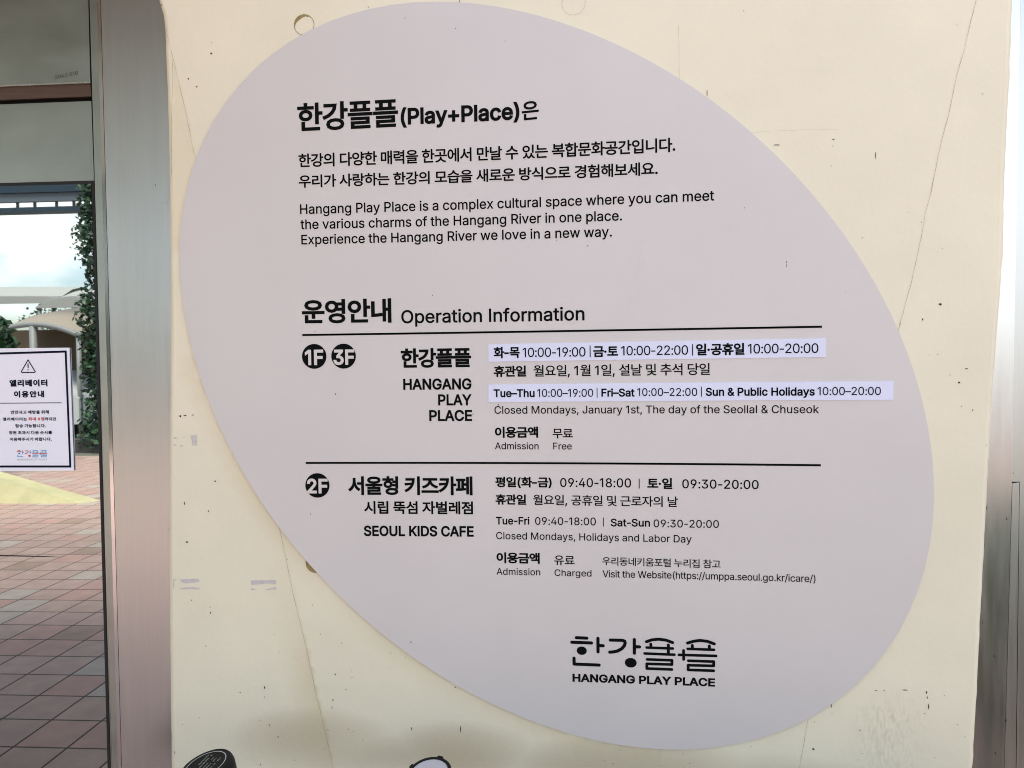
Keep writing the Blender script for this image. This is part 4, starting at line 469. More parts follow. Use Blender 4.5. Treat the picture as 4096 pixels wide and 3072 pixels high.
class MB:
    """collects vertices and faces of ONE object"""
    def __init__(self):
        self.v, self.f, self.m = [], [], []
    def add(self, verts, faces, mi=0):
        n = len(self.v)
        self.v += [Vector(a) for a in verts]
        self.f += [tuple(n + i for i in fc) for fc in faces]
        self.m += [mi] * len(faces)
    def box(self, c, s, mi=0, ax=None):
        X, Y, Z = ax or (Vector((1, 0, 0)), Vector((0, 1, 0)), Vector((0, 0, 1)))
        c = Vector(c)
        vs_ = [c + X * (sx * s[0] / 2) + Y * (sy * s[1] / 2) + Z * (sz * s[2] / 2) for sx in (-1, 1) for sy in (-1, 1) for sz in (-1, 1)]
        self.add(vs_, [(0, 1, 3, 2), (4, 6, 7, 5), (0, 4, 5, 1), (2, 3, 7, 6), (0, 2, 6, 4), (1, 5, 7, 3)], mi)
    def tube(self, pts, r, n=10, mi=0, cap=True):
        pts = [Vector(p) for p in pts]
        rs = r if isinstance(r, (list, tuple)) else [r] * len(pts)
        rings = []
        for i, p in enumerate(pts):
            t = (pts[min(i + 1, len(pts) - 1)] - pts[max(i - 1, 0)]).normalized()
            a = t.cross(Vector((0.31, 0.2, 0.93)) if abs(t.z) < .9 else Vector((1, 0, 0))).normalized()
            b = t.cross(a)
            rings.append([p + (a * math.cos(2 * math.pi * k / n) + b * math.sin(2 * math.pi * k / n)) * rs[i] for k in range(n)])
        n0 = [v for rg in rings for v in rg]
        fc = [(i * n + k, i * n + (k + 1) % n, (i + 1) * n + (k + 1) % n, (i + 1) * n + k) for i in range(len(pts) - 1) for k in range(n)]
        if cap:
            fc += [tuple(range(n - 1, -1, -1)), tuple((len(pts) - 1) * n + k for k in range(n))]
        self.add(n0, fc, mi)
    def build(self, name, mats, parent=None, smooth=False):
        return mesh_obj(name, self.v, self.f, mats, parent, self.m, smooth)

# ------------------------------------------------------------------ materials
def mat(name, col, rough=.6, metal=0.0, spec=None, var=0.0, scale=8.0, bump=0.0, bscale=200.0, stretch=None, rvar=0.0, var2=None):
    m = bpy.data.materials.new(name)
    m.use_nodes = True
    nt = m.node_tree
    b = nt.nodes['Principled BSDF']
    b.inputs['Base Color'].default_value = (*col, 1)
    b.inputs['Roughness'].default_value = rough
    b.inputs['Metallic'].default_value = metal
    if spec is not None:
        b.inputs['Specular IOR Level'].default_value = spec
    if var or bump or rvar:
        t = nt.nodes.new('ShaderNodeTexCoord')
        mpp = nt.nodes.new('ShaderNodeMapping')
        mpp.inputs['Scale'].default_value = stretch or (1, 1, 1)
        nt.links.new(t.outputs['Object'], mpp.inputs['Vector'])
    if var or rvar:
        n = nt.nodes.new('ShaderNodeTexNoise')
        n.inputs['Scale'].default_value = scale
        n.inputs['Detail'].default_value = 6
        n.inputs['Roughness'].default_value = .6
        nt.links.new(mpp.outputs['Vector'], n.inputs['Vector'])
    if var:
        r = nt.nodes.new('ShaderNodeValToRGB')
        lo = var2 or tuple(c * (1 - var) for c in col)
        r.color_ramp.elements[0].position, r.color_ramp.elements[1].position = .3, .7
        r.color_ramp.elements[0].color = (*lo, 1)
        r.color_ramp.elements[1].color = (*[min(1, c * (1 + var * .5)) for c in col], 1)
        nt.links.new(n.outputs['Fac'], r.inputs['Fac'])
        nt.links.new(r.outputs['Color'], b.inputs['Base Color'])
    if rvar:
        mr = nt.nodes.new('ShaderNodeMapRange')
        mr.inputs['From Min'].default_value, mr.inputs['From Max'].default_value = .3, .7
        mr.inputs['To Min'].default_value, mr.inputs['To Max'].default_value = rough - rvar, rough + rvar
        nt.links.new(n.outputs['Fac'], mr.inputs['Value'])
        nt.links.new(mr.outputs['Result'], b.inputs['Roughness'])
    if bump:
        n2 = nt.nodes.new('ShaderNodeTexNoise')
        n2.inputs['Scale'].default_value = bscale
        n2.inputs['Detail'].default_value = 3
        bp = nt.nodes.new('ShaderNodeBump')
        bp.inputs['Strength'].default_value = bump
        bp.inputs['Distance'].default_value = .002
        nt.links.new(mpp.outputs['Vector'], n2.inputs['Vector'])
        nt.links.new(n2.outputs['Fac'], bp.inputs['Height'])
        nt.links.new(bp.outputs['Normal'], b.inputs['Normal'])
    return m

M_sign = mat('sign_vinyl', (.622, .588, .560), .38, var=.03, scale=4, bump=.04, bscale=900)
M_ink = mat('black_vinyl', (.005, .006, .006), .75, spec=.03)
M_sticker = mat('correction_sticker', (.69, .715, .86), .5, var=.02, scale=10)
M_crack = mat('wall_crack', (.55, .48, .33), .9, var=.3, scale=60)
M_speck = mat('dark_speck', (.035, .033, .022), .8)
M_sspeck = mat('soft_speck', (.20, .18, .12), .8)
M_brown = mat('ring_brown_and_shade', (.33, .25, .09), .8, var=.4, scale=120)
M_residue = mat('tape_residue', (.58, .545, .52), .6, var=.15, scale=90)
M_scr = mat('thin_mark', (.67, .64, .64), .4)
M_steel = mat('brushed_steel', (.55, .56, .54), .30, 1.0, var=.035, scale=170, stretch=(1, 1, .03), rvar=.025, bump=.05, bscale=700)
M_steel_b = mat('bright_steel', (.62, .62, .61), .24, 1.0, var=.08, scale=8, stretch=(4, 4, .3), rvar=.05)
M_steel_d = mat('dull_steel', (.40, .435, .395), .34, 1.0, var=.12, scale=5, stretch=(1, 1, 2), rvar=.05)
M_header = mat('brown_header', (.085, .052, .034), .45, var=.2, scale=30, stretch=(.3, 1, 6))
M_gasket = mat('black_rubber', (.008, .009, .009), .7)
M_glass = mat('mirror_glass', (.44, .475, .46), .012, 1.0)
M_paper = mat('notice_paper', (.86, .865, .95), .5, var=.02, scale=6)
M_notice_ink = mat('notice_ink', (.008, .011, .026), .75, spec=.05)
M_red = mat('red_ink', (.50, .04, .05), .5)
M_blue = mat('blue_ink', (.10, .35, .62), .5)
M_grey = mat('grey_ink', (.36, .37, .42), .5)
M_black = mat('black_plastic', (.007, .008, .008), .5, spec=.15)
M_white = mat('pale_plastic', (.48, .47, .48), .5, var=.05, scale=40)
M_print = mat('pale_print', (.30, .33, .27), .6)

def wall_material():
    m = mat('cream_paint', (.785, .732, .555), .62, var=.06, scale=3.0, bump=.22, bscale=90)
    nt = m.node_tree
    b = nt.nodes['Principled BSDF']
    src = b.inputs['Base Color'].links[0].from_socket
    at = nt.nodes.new('ShaderNodeAttribute')
    at.attribute_name = 'dirt_and_shade'  # yellowing, hand grime, and painted shade in the last channel
    t = nt.nodes.new('ShaderNodeTexCoord')
    fine = nt.nodes.new('ShaderNodeTexNoise')
    fine.inputs['Scale'].default_value = 240
    fine.inputs['Detail'].default_value = 3
    mpf = nt.nodes.new('ShaderNodeMapping')
    mpf.inputs['Scale'].default_value = (1, 1, .28)
    mpf.inputs['Rotation'].default_value = (0, .22, 0)
    nt.links.new(t.outputs['Object'], mpf.inputs['Vector'])
    nt.links.new(mpf.outputs['Vector'], fine.inputs['Vector'])
    mr = nt.nodes.new('ShaderNodeMapRange')
    mr.inputs['From Min'].default_value, mr.inputs['From Max'].default_value = .42, .6
    nt.links.new(fine.outputs['Fac'], mr.inputs['Value'])
    sep = nt.nodes.new('ShaderNodeSeparateColor')
    nt.links.new(at.outputs['Color'], sep.inputs['Color'])
    mul = nt.nodes.new('ShaderNodeMath'); mul.operation = 'MULTIPLY'
    nt.links.new(sep.outputs['Green'], mul.inputs[0])
    nt.links.new(mr.outputs['Result'], mul.inputs[1])
    m1 = nt.nodes.new('ShaderNodeMixRGB')          # yellowed paint
    m1.inputs['Color2'].default_value = (.62, .51, .30, 1)
    nt.links.new(sep.outputs['Red'], m1.inputs['Fac'])
    nt.links.new(src, m1.inputs['Color1'])
    m2 = nt.nodes.new('ShaderNodeMixRGB')          # grey hand grime
    m2.inputs['Color2'].default_value = (.36, .32, .22, 1)
    nt.links.new(mul.outputs[0], m2.inputs['Fac'])
    nt.links.new(m1.outputs['Color'], m2.inputs['Color1'])
    m3 = nt.nodes.new('ShaderNodeMixRGB')          # soft shade near the foot of the wall, painted brown
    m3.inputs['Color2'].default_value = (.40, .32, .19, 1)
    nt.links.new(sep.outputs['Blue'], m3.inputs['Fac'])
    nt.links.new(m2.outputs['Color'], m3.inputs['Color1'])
    nt.links.new(m3.outputs['Color'], b.inputs['Base Color'])
    return m
M_wall = wall_material()

# ------------------------------------------------------------------ the curved wall: (x, z, proud) -> point
def wall_y(x):
    return EYE + WALL_A * x + WALL_B * x * x
def on_wall(x, z, o=0.0):
    dy = WALL_A + 2 * WALL_B * x
    n = Vector((dy, -1, 0)).normalized()
    return Vector((x, wall_y(x), z)) + n * o

# the entrance plane: (u along it, z, d in front of it) -> point
DE = Vector((1, -.0676, 0)).normalized()
DN = Vector((-.0676, -1, 0)).normalized()
DP = -DN * 1.6354
def on_door(u, z, d=0.0):
    return DP + DE * u + DN * d + Vector((0, 0, z))

def interp(poly, z):
    if z >= poly[0][1]: return poly[0][0]
    for (x0, z0), (x1, z1) in zip(poly, poly[1:]):
        if z0 >= z >= z1:
            return x0 + (x1 - x0) * (z0 - z) / max(z0 - z1, 1e-9)
    return poly[-1][0]

# ------------------------------------------------------------------ lettering
_gl = {}
def contours(key):
    if key in _gl: return _gl[key]
    adv, *outlines = GLYPHS[key]
    loops = [[(v[i] / 1000, v[i + 1] / 1000) for i in range(0, len(v), 2)] for v in outlines]
    def area(l): return sum(l[i - 1][0] * l[i][1] - l[i][0] * l[i - 1][1] for i in range(len(l))) / 2
    if loops and area(max(loops, key=lambda l: abs(area(l)))) < 0:
        loops = [l[::-1] for l in loops]
    _gl[key] = (adv / 1000, [(l, area(l)) for l in loops])
    return _gl[key]

def fatten(l, off):
    n = len(l); res = []
    for i in range(n):
        (ax, ay), (bx, by), (cx, cy) = l[i - 1], l[i], l[(i + 1) % n]
        d1 = Vector((bx - ax, by - ay)); d2 = Vector((cx - bx, cy - by))
        if d1.length < 1e-9 or d2.length < 1e-9:
            res.append((bx, by)); continue
        n1 = Vector((d1.y, -d1.x)).normalized(); n2 = Vector((d2.y, -d2.x)).normalized()
        h = n1 + n2
        if h.length < .2: h = n1
        h = h.normalized()
        k = off / max(h.dot(n1), .55)
        res.append((bx + h.x * k, by + h.y * k))
    return res

def inside(p, l):
    r = False
    for i in range(len(l)):
        (x0, y0), (x1, y1) = l[i - 1], l[i]
        if (y0 > p[1]) != (y1 > p[1]) and p[0] < (x1 - x0) * (p[1] - y0) / (y1 - y0) + x0:
            r = not r
    return r

_gm = {}
def glyph_mesh(code, off):
    """triangles of one glyph in em units: non-zero winding, so overlapping strokes stay solid"""
    if (code, off) in _gm: return _gm[(code, off)]
    adv, ls = contours(code)
    loops = [fatten(l, off) for l, a in ls]
    vs_, es = [], []
    for lp in loops:
        n = len(vs_)
        vs_ += [Vector(p) for p in lp]
        es += [(n + i, n + (i + 1) % len(lp)) for i in range(len(lp))]
    cv, _, fc, *_r = delaunay_2d_cdt(vs_, es, [], 0, 1e-6)
    tris = []
    for f in fc:
        p = [cv[i] for i in f]
        c = (p[0] + p[1] + p[2]) / 3
        wind = 0
        for lp in loops:
            for i in range(len(lp)):
                (xa, ya), (xb, yb) = lp[i - 1], lp[i]
                if (ya > c.y) != (yb > c.y):
                    if (xb - xa) * (c.y - ya) / (yb - ya) + xa > c.x:
                        wind += 1 if yb > ya else -1
        if wind:
            s = (p[1] - p[0]).cross(p[2] - p[0])
            if abs(s) > 1e-12: tris.append(tuple(f) if s > 0 else (f[0], f[2], f[1]))
    used = sorted({i for t in tris for i in t})
    mp_ = {k: i for i, k in enumerate(used)}
    res = (adv, [(cv[k].x, cv[k].y) for k in used], [tuple(mp_[i] for i in t) for t in tris])
    _gm[(code, off)] = res
    return res

def is_hangul(c): return '\uac00' <= c <= '\ud7a3'

def layout(text, mode, x0, z0, x1, z1, h, off):
    """glyph meshes in surface coordinates, ink from x0 to x1"""
    pen = 0; items = []
    for c in text:
        if c == ' ':
            pen += .235 if mode == 'k' else .262
            continue
        adv, gv, gt = glyph_mesh(ord(c), off)
        if is_hangul(c): adv *= .955
        items.append([pen, gv, gt, c]); pen += adv
    if mode == 'k':
        ys = [p[1] for p in items[0][1]]
        size = h / (max(ys) - min(ys))
        b0 = min(ys)
        k = len(items) - 1
        while items[k][3] in '.,': k -= 1
        b1 = min(p[1] for p in items[k][1])
        z0 -= b0 * size; z1 -= b1 * size
    else:
        size = h / .727
    l = min(p[0] for p in items[0][1]) + items[0][0]
    r = max(p[0] for p in items[-1][1]) + items[-1][0]
    target = (x1 - x0) / size
    # stretch a little, put the rest in the letter-spacing
    st = max(.95, min(1.2 if off >= .03 else 1.06, target / (r - l)))
    tr = (target / st - (r - l)) / max(len(items) - 1, 1)
    w = max(x1 - x0, 1e-6)
    res = []
    for i, (px, gv, gt, c) in enumerate(items):
        pts = []
        for p in gv:
            x = x0 + (p[0] + px + tr * i - l) * st * size
            pts.append((x, p[1] * size + z0 + (z1 - z0) * (x - x0) / w))
        res.append((pts, gt))
    return res

def add_glyphs(mb, lay, surf, o, mi=0):
    for pts, tris in lay:
        mb.add([surf(x, z, o) for x, z in pts], tris, mi)

def add_polys(mb, groups, surf, o, mi=0):
    for k, g in enumerate(groups):
        loops = [[Vector((x, y, 0)) for x, y in lp] for lp in g]
        tris = tessellate_polygon(loops)
        flat = [p for lp in g for p in lp]
        oo = o + (k % 3) * .00004
        # keep the winding so that faces look outwards
        fc = []
        for a, b, c in tris:
            A, B, Cc = flat[a], flat[b], flat[c]
            s = (B[0] - A[0]) * (Cc[1] - A[1]) - (B[1] - A[1]) * (Cc[0] - A[0])
            if abs(s) < 1e-14: continue
            fc.append((a, b, c) if s > 0 else (a, c, b))
        mb.add([surf(x, y, oo) for x, y in flat], fc, mi)

def strip_poly(pts, w):
    """outline of a round-ended stroke along pts, as a list of convex pieces"""
    res = []
    for (x0, y0), (x1, y1) in zip(pts, pts[1:]):
        d = Vector((x1 - x0, y1 - y0)); L = d.length
        if L < 1e-9: continue
        d /= L; n = Vector((-d.y, d.x))
        a0 = math.atan2(n.y, n.x)
        lp = [(x0 + math.cos(a0 + math.pi * k / 8) * w / 2, y0 + math.sin(a0 + math.pi * k / 8) * w / 2) for k in range(9)]
        lp += [(x1 + math.cos(a0 + math.pi + math.pi * k / 8) * w / 2, y1 + math.sin(a0 + math.pi + math.pi * k / 8) * w / 2) for k in range(9)]
        res.append([lp])
    return res

def ellipse_poly(x, y, rx, ry, n=28):
    return [[[(x + rx * math.cos(2 * math.pi * k / n), y + ry * math.sin(2 * math.pi * k / n)) for k in range(n)]]]

def quad_strip(mb, a, b, w, surf, o, n=40, mi=0):
    """long thin bar from a to b that follows the surface"""
    vs_, fc = [], []
    for k in range(n + 1):
        t = k / n
        x, z = a[0] + (b[0] - a[0]) * t, a[1] + (b[1] - a[1]) * t
        vs_ += [surf(x, z - w / 2, o), surf(x, z + w / 2, o)]
    for k in range(n):
        fc.append((2 * k, 2 * k + 2, 2 * k + 3, 2 * k + 1))
    mb.add(vs_, fc, mi)

# ------------------------------------------------------------------ ground
def tile_material():
    m = bpy.data.materials.new('plaza_tiles'); m.use_nodes = True
    nt = m.node_tree; N, L = nt.nodes, nt.links
    b = N['Principled BSDF']; b.inputs['Roughness'].default_value = .75
    t = N.new('ShaderNodeTexCoord'); s = N.new('ShaderNodeSeparateXYZ')
    L.new(t.outputs['Object'], s.inputs[0])
    def mth(op, a, bb=None):
        n = N.new('ShaderNodeMath'); n.operation = op
        for i, v in enumerate((a, bb)):
            if v is None: continue
            if isinstance(v, (int, float)): n.inputs[i].default_value = v
            else: L.new(v, n.inputs[i])
        return n.outputs[0]
    U = mth('DIVIDE', mth('ADD', s.outputs['X'], 2.3237 + .235 * 40), .235)
    V = mth('DIVIDE', mth('ADD', s.outputs['Y'], 1.3976 + .2427 * 200), .2427)
    cu, cv = mth('FLOOR', U), mth('FLOOR', V)
    fu, fv = mth('FRACT', U), mth('FRACT', V)
    eu = mth('MULTIPLY', mth('MINIMUM', fu, mth('SUBTRACT', 1.0, fu)), .235)
    ev = mth('MULTIPLY', mth('MINIMUM', fv, mth('SUBTRACT', 1.0, fv)), .2427)
    joint = mth('LESS_THAN', mth('MINIMUM', eu, ev), .0050)
    comb = N.new('ShaderNodeCombineXYZ'); L.new(cu, comb.inputs[0]); L.new(cv, comb.inputs[1])
    wn_ = N.new('ShaderNodeTexWhiteNoise'); wn_.noise_dimensions = '2D'; L.new(comb.outputs[0], wn_.inputs['Vector'])
    r = N.new('ShaderNodeValToRGB'); r.color_ramp.interpolation = 'CONSTANT'
    cols = [(0, (.43, .29, .245)), (.30, (.45, .305, .26)), (.55, (.44, .30, .25)), (.76, (.46, .28, .235)), (.88, (.45, .365, .31)), (.96, (.34, .23, .18))]
    el = r.color_ramp.elements
    el[0].position, el[0].color = 0, (*cols[0][1], 1)
    el[1].position, el[1].color = cols[1][0], (*cols[1][1], 1)
    for p, c in cols[2:]:
        e = el.new(p); e.color = (*c, 1)
    L.new(wn_.outputs['Value'], r.inputs['Fac'])
    nz_ = N.new('ShaderNodeTexNoise'); nz_.inputs['Scale'].default_value = 9; nz_.inputs['Detail'].default_value = 8
    L.new(t.outputs['Object'], nz_.inputs['Vector'])
    mr = N.new('ShaderNodeMapRange'); mr.inputs['To Min'].default_value = .72; mr.inputs['To Max'].default_value = 1.22
    L.new(nz_.outputs['Fac'], mr.inputs['Value'])
    mm = N.new('ShaderNodeVectorMath'); mm.operation = 'SCALE'
    L.new(r.outputs['Color'], mm.inputs[0]); L.new(mr.outputs['Result'], mm.inputs['Scale'])
    jm = N.new('ShaderNodeMixRGB'); jm.inputs['Color2'].default_value = (.045, .035, .028, 1)
    L.new(joint, jm.inputs['Fac']); L.new(mm.outputs[0], jm.inputs['Color1'])
    L.new(jm.outputs['Color'], b.inputs['Base Color'])
    return m

def frame_obj(name, verts, faces, m):
    """mesh given in entrance coordinates (u, -d, z); the object carries the frame"""
    o = mesh_obj(name, verts, faces, m)
    R3 = Matrix((( DE.x, -DN.x, 0, DP.x), (DE.y, -DN.y, 0, DP.y), (0, 0, 1, 0), (0, 0, 0, 1)))
    o.matrix_world = R3
    return o
def sheet(u0, u1, d0, d1, z): return [(u0, -d0, z), (u1, -d0, z), (u1, -d1, z), (u0, -d1, z)]
g = frame_obj('plaza_pavement', sheet(-30, 14, -3, 11.3, 0.0), [(3, 2, 1, 0)], tile_material())
tag(g, 'pinkish square paving tiles with dark joints in front of the wall', 'pavement', kind='structure')
g2 = frame_obj('ground', sheet(-400, 400, -300, 600, -.012), [(3, 2, 1, 0)], mat('ground_earth', (.16, .15, .12), .9, var=.3, scale=.6))
tag(g2, 'grey green open ground beyond the paving', 'ground', kind='structure')

# ------------------------------------------------------------------ the cream wall
def uneven(x, z):
    return .0016 * noise.noise(Vector((x * 2.3, z * 2.3, 1))) + .0006 * noise.noise(Vector((x * 9, z * 9, 5)))
def on_paint(x, z, o=0.0):
    return on_wall(x, z, uneven(x, z) + o)

def build_wall():
    mb = MB()
    zs = [4.2, 3.7, 3.2, 2.8, 2.6] + [2.5 - .008 * k for k in range(241)] + [.5, .4, .2, 0.0]
    nx = 200
    tris_dirt_shade = []
    c3 = CRACKS['C3']
    def c3x(z):
        return interp(c3, z)
    for z in zs:
        xl, xr = interp(WALL_LEFT, z), interp(WALL_RIGHT, z)
        # the filler edge is a little ragged
        xl += .0007 * noise.noise(Vector((3, z * 40, 0))); xr += .0013 * noise.noise(Vector((9, z * 30, 0)))
        for i in range(nx + 1):
            x = xl + (xr - xl) * i / nx
            mb.v.append(on_paint(x, z))
            d = [0.0, 0.0, 0.0]
            n1 = .5 + .5 * noise.noise(Vector((x * 5, z * 5, 4)))
            n2 = .5 + .5 * noise.noise(Vector((x * 17, z * 9, 8)))
            # yellowing left of the lower crack
            if z < 1.28:
                t = c3x(z) - x
                if -.004 < t < .09:
                    d[0] = max(d[0], (.60 * n1 + .1) * max(0, 1 - max(t, 0) / .07) * min(1, (1.28 - z) * 3))
            # yellowed rim along the lower left of the sign
            if x < .3 and z < 1.62:
                e = sign_gap(x, z)
                if 0 <= e < .05:
                    d[0] = max(d[0], (.45 * n1 + .12) * (1 - e / .05))
            # wedge of older paint in the upper left
            if z > 1.84 and z < 2.26:
                a, b_ = interp(CRACKS['C2b'], z), interp(CRACKS['C2'], z)
                if a < x < b_: d[0] = max(d[0], .22)
            # hand grime at the lower right
            gx, gz = (x - .738) / .062, (z - .845) / .085
            r2 = gx * gx + gz * gz
            if r2 < 1.6:
                fing = .5 + .5 * math.sin((x + .35 * (z - .85)) * 260)
                w = max(0, 1 - r2 / 1.6)
                d[1] = max(d[1], w * (.10 + .46 * fing * n2) * (1 if z < .9 else .6))
            # soft shade near the foot, painted as brown blotches
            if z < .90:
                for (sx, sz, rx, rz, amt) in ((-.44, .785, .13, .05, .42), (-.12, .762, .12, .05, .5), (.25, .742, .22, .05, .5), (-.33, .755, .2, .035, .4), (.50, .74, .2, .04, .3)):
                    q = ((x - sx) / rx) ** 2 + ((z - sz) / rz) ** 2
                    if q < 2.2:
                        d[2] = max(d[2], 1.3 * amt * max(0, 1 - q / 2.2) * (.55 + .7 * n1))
            tris_dirt_shade.append(d)
    nr = len(zs)
    w = nx + 1
    for j in range(nr - 1):
        for i in range(nx):
            mb.f.append((j * w + i, (j + 1) * w + i, (j + 1) * w + i + 1, j * w + i + 1)); mb.m.append(0)
    # returns at both ends and the back
    n0 = len(mb.v)
    for j, z in enumerate(zs):
        for i in (0, nx):
            p = mb.v[j * w + i]
            mb.v.append(p + Vector((0, .012, 0))); tris_dirt_shade.append([.1, 0, 0])
    for j in range(nr - 1):
        a, b_ = n0 + 2 * j, n0 + 2 * (j + 1)
        mb.f.append((j * w, a, b_, (j + 1) * w)); mb.m.append(0)
        mb.f.append((j * w + nx, (j + 1) * w + nx, b_ + 1, a + 1)); mb.m.append(0)
    # marks that belong to the wall surface
    rnd = random.Random(5)
    def ribbon(pts, w0, o, mi, jit=.0006):
        L = []
        for (a, b_), (c, d_) in zip(pts, pts[1:]):
            n = max(1, int(math.hypot(c - a, d_ - b_) / .012))
            L += [(a + (c - a) * k / n, b_ + (d_ - b_) * k / n) for k in range(n)]
        L.append(pts[-1])
        vs_, fc = [], []
        for k, (x, z) in enumerate(L):
            x2, z2 = L[min(k + 1, len(L) - 1)]; x1, z1 = L[max(k - 1, 0)]
            t = Vector((x2 - x1, z2 - z1)).normalized(); nn = Vector((-t.y, t.x))
            ww = w0 * (.45 + 1.0 * rnd.random()); j = rnd.uniform(-jit, jit)
            vs_ += [on_paint(x + nn.x * (ww / 2 + j), z + nn.y * (ww / 2 + j), o), on_paint(x - nn.x * (ww / 2 - j), z - nn.y * (ww / 2 - j), o)]
        for k in range(len(L) - 1):
            fc.append((2 * k, 2 * k + 1, 2 * k + 3, 2 * k + 2))
        mb.add(vs_, fc, mi)
    for k, wd in (('C1', .0011), ('C2', .0011), ('C2b', .0009), ('C3', .0013), ('C4', .0009), ('C6', .0006), ('C7', .0004)):
        ribbon(CRACKS[k], wd * .8, .0006, 1, .0004)
    ribbon(CRACKS['C5'], .0010, .0006, 2, 0)
    def blob(x, z, h, w0, mi, o=.0006):
        n = 7
        ph = rnd.random() * 6
        pts = [(x + w0 / 2 * math.cos(2 * math.pi * k / n + ph) * rnd.uniform(.7, 1.15), z + h / 2 * math.sin(2 * math.pi * k / n + ph) * rnd.uniform(.75, 1.1)) for k in range(n)]
        mb.add([on_paint(a, b_, o) for a, b_ in pts], [tuple(range(n))], mi)
    for x, z, h, w0 in SPECKS:
        blob(x, z, h, w0, 2 if max(h, w0) > .0032 else 3)
    for k in range(70):
        z = rnd.uniform(.72, 2.3) if k < 25 else rnd.uniform(.72, 1.2)
        xl, xr = interp(WALL_LEFT, z) + .01, interp(WALL_RIGHT, z) - .01
        x = rnd.uniform(xl, xr)
        s = rnd.uniform(.0010, .0022)
        blob(x, z, s * rnd.uniform(.8, 2.2), s * .9, 3)
    # round plugs; the last ring's brown paints the shade in a hole
    for q, (x, z, r) in enumerate(RINGS):
        n = 48; vs_, fc = [], []
        for k in range(n):
            a = 2 * math.pi * k / n
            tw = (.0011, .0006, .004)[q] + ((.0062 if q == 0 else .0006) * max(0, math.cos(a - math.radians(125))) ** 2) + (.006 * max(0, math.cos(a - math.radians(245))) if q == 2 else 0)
            for rr in (r, r - tw):
                vs_.append(on_paint(x + rr * math.cos(a), z + rr * math.sin(a), .0006))
        for k in range(n):
            k2 = (k + 1) % n
            fc.append((2 * k, 2 * k2, 2 * k2 + 1, 2 * k + 1))
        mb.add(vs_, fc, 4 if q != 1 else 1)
    for pts in RESIDUE:
        c = Vector((sum(p[0] for p in pts) / len(pts), sum(p[1] for p in pts) / len(pts)))
        P = []
        for (a, b_), (c2, d_) in zip(pts, pts[1:] + pts[:1]):
            for k in range(5):
                P.append((a + (c2 - a) * k / 5 + rnd.uniform(-.0007, .0007), b_ + (d_ - b_) * k / 5 + rnd.uniform(-.0007, .0007)))
        add_polys(mb, [[P]], on_paint, .0006, 5)
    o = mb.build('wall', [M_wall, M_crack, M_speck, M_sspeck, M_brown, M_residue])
    me = o.data
    ca = me.color_attributes.new('dirt_and_shade', 'FLOAT_COLOR', 'POINT')
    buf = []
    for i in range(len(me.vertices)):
        d = tris_dirt_shade[i] if i < len(tris_dirt_shade) else (0, 0, 0)
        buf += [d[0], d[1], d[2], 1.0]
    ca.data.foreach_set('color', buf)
    for p in me.polygons:
        if p.material_index == 0: p.use_smooth = True
    tag(o, 'cream painted wall with hairline cracks, specks and scuffs behind the big oval sign', 'wall')
    return o

OC = Vector((sum(p[0] for p in OUTLINE) / len(OUTLINE), sum(p[1] for p in OUTLINE) / len(OUTLINE)))
OPOL = sorted((math.atan2(p[1] - OC.y, p[0] - OC.x), math.hypot(p[0] - OC.x, p[1] - OC.y)) for p in OUTLINE)
def sign_gap(x, z):
    a = math.atan2(z - OC.y, x - OC.x); r = math.hypot(x - OC.x, z - OC.y)
    best = min(OPOL, key=lambda q: abs(q[0] - a))
    return r - best[1]
build_wall()

# ------------------------------------------------------------------ the oval sign
sign = empty('information_sign', on_wall(OC.x, OC.y, 0))
tag(sign, 'large lilac grey egg shaped information sign with black Korean and English text', 'sign')
T_SIGN = .0038
def build_panel():
    mb = MB(); n = len(OUTLINE); rings = 16
    mb.v.append(on_wall(OC.x, OC.y, T_SIGN))
    for k in range(1, rings + 1):
        t = k / rings
        for x, z in OUTLINE:
            mb.v.append(on_wall(OC.x + (x - OC.x) * t, OC.y + (z - OC.y) * t, T_SIGN))
    for i in range(n):
        mb.f.append((0, 1 + i, 1 + (i + 1) % n)); mb.m.append(0)
    for k in range(rings - 1):
        for i in range(n):
            a, b = 1 + k * n + i, 1 + k * n + (i + 1) % n
            mb.f.append((a, a + n, b + n, b)); mb.m.append(0)
    base = 1 + (rings - 1) * n
    n0 = len(mb.v)
    for x, z in OUTLINE:
        mb.v.append(on_wall(x, z, -.001))
    for i in range(n):
        j = (i + 1) % n
        mb.f.append((base + i, n0 + i, n0 + j, base + j)); mb.m.append(0)
    rnd = random.Random(3)
    for x, z, h, w in SIGN_SPECKS:
        m = 6
        mb.add([on_wall(x + w / 2 * math.cos(2 * math.pi * k / m), z + h / 2 * math.sin(2 * math.pi * k / m), T_SIGN + .0003) for k in range(m)], [tuple(range(m))], 1)
    # pale scratches
    for pts in (((.268, 1.845), (.262, 1.79), (.255, 1.76)), ((.262, 1.79), (.25, 1.735), (.243, 1.70)), ((.270, 1.83), (.268, 1.77))):
        for (a, b), (c, d) in zip(pts, pts[1:]):
            mb.add([on_wall(a, b, T_SIGN + .0003), on_wall(c, d, T_SIGN + .0003), on_wall(c + .0009, d, T_SIGN + .0003), on_wall(a + .0009, b, T_SIGN + .0003)], [(0, 1, 2, 3)], 2)
    return mb.build('sign_panel', [M_sign, M_speck, M_scr], sign)
build_panel()

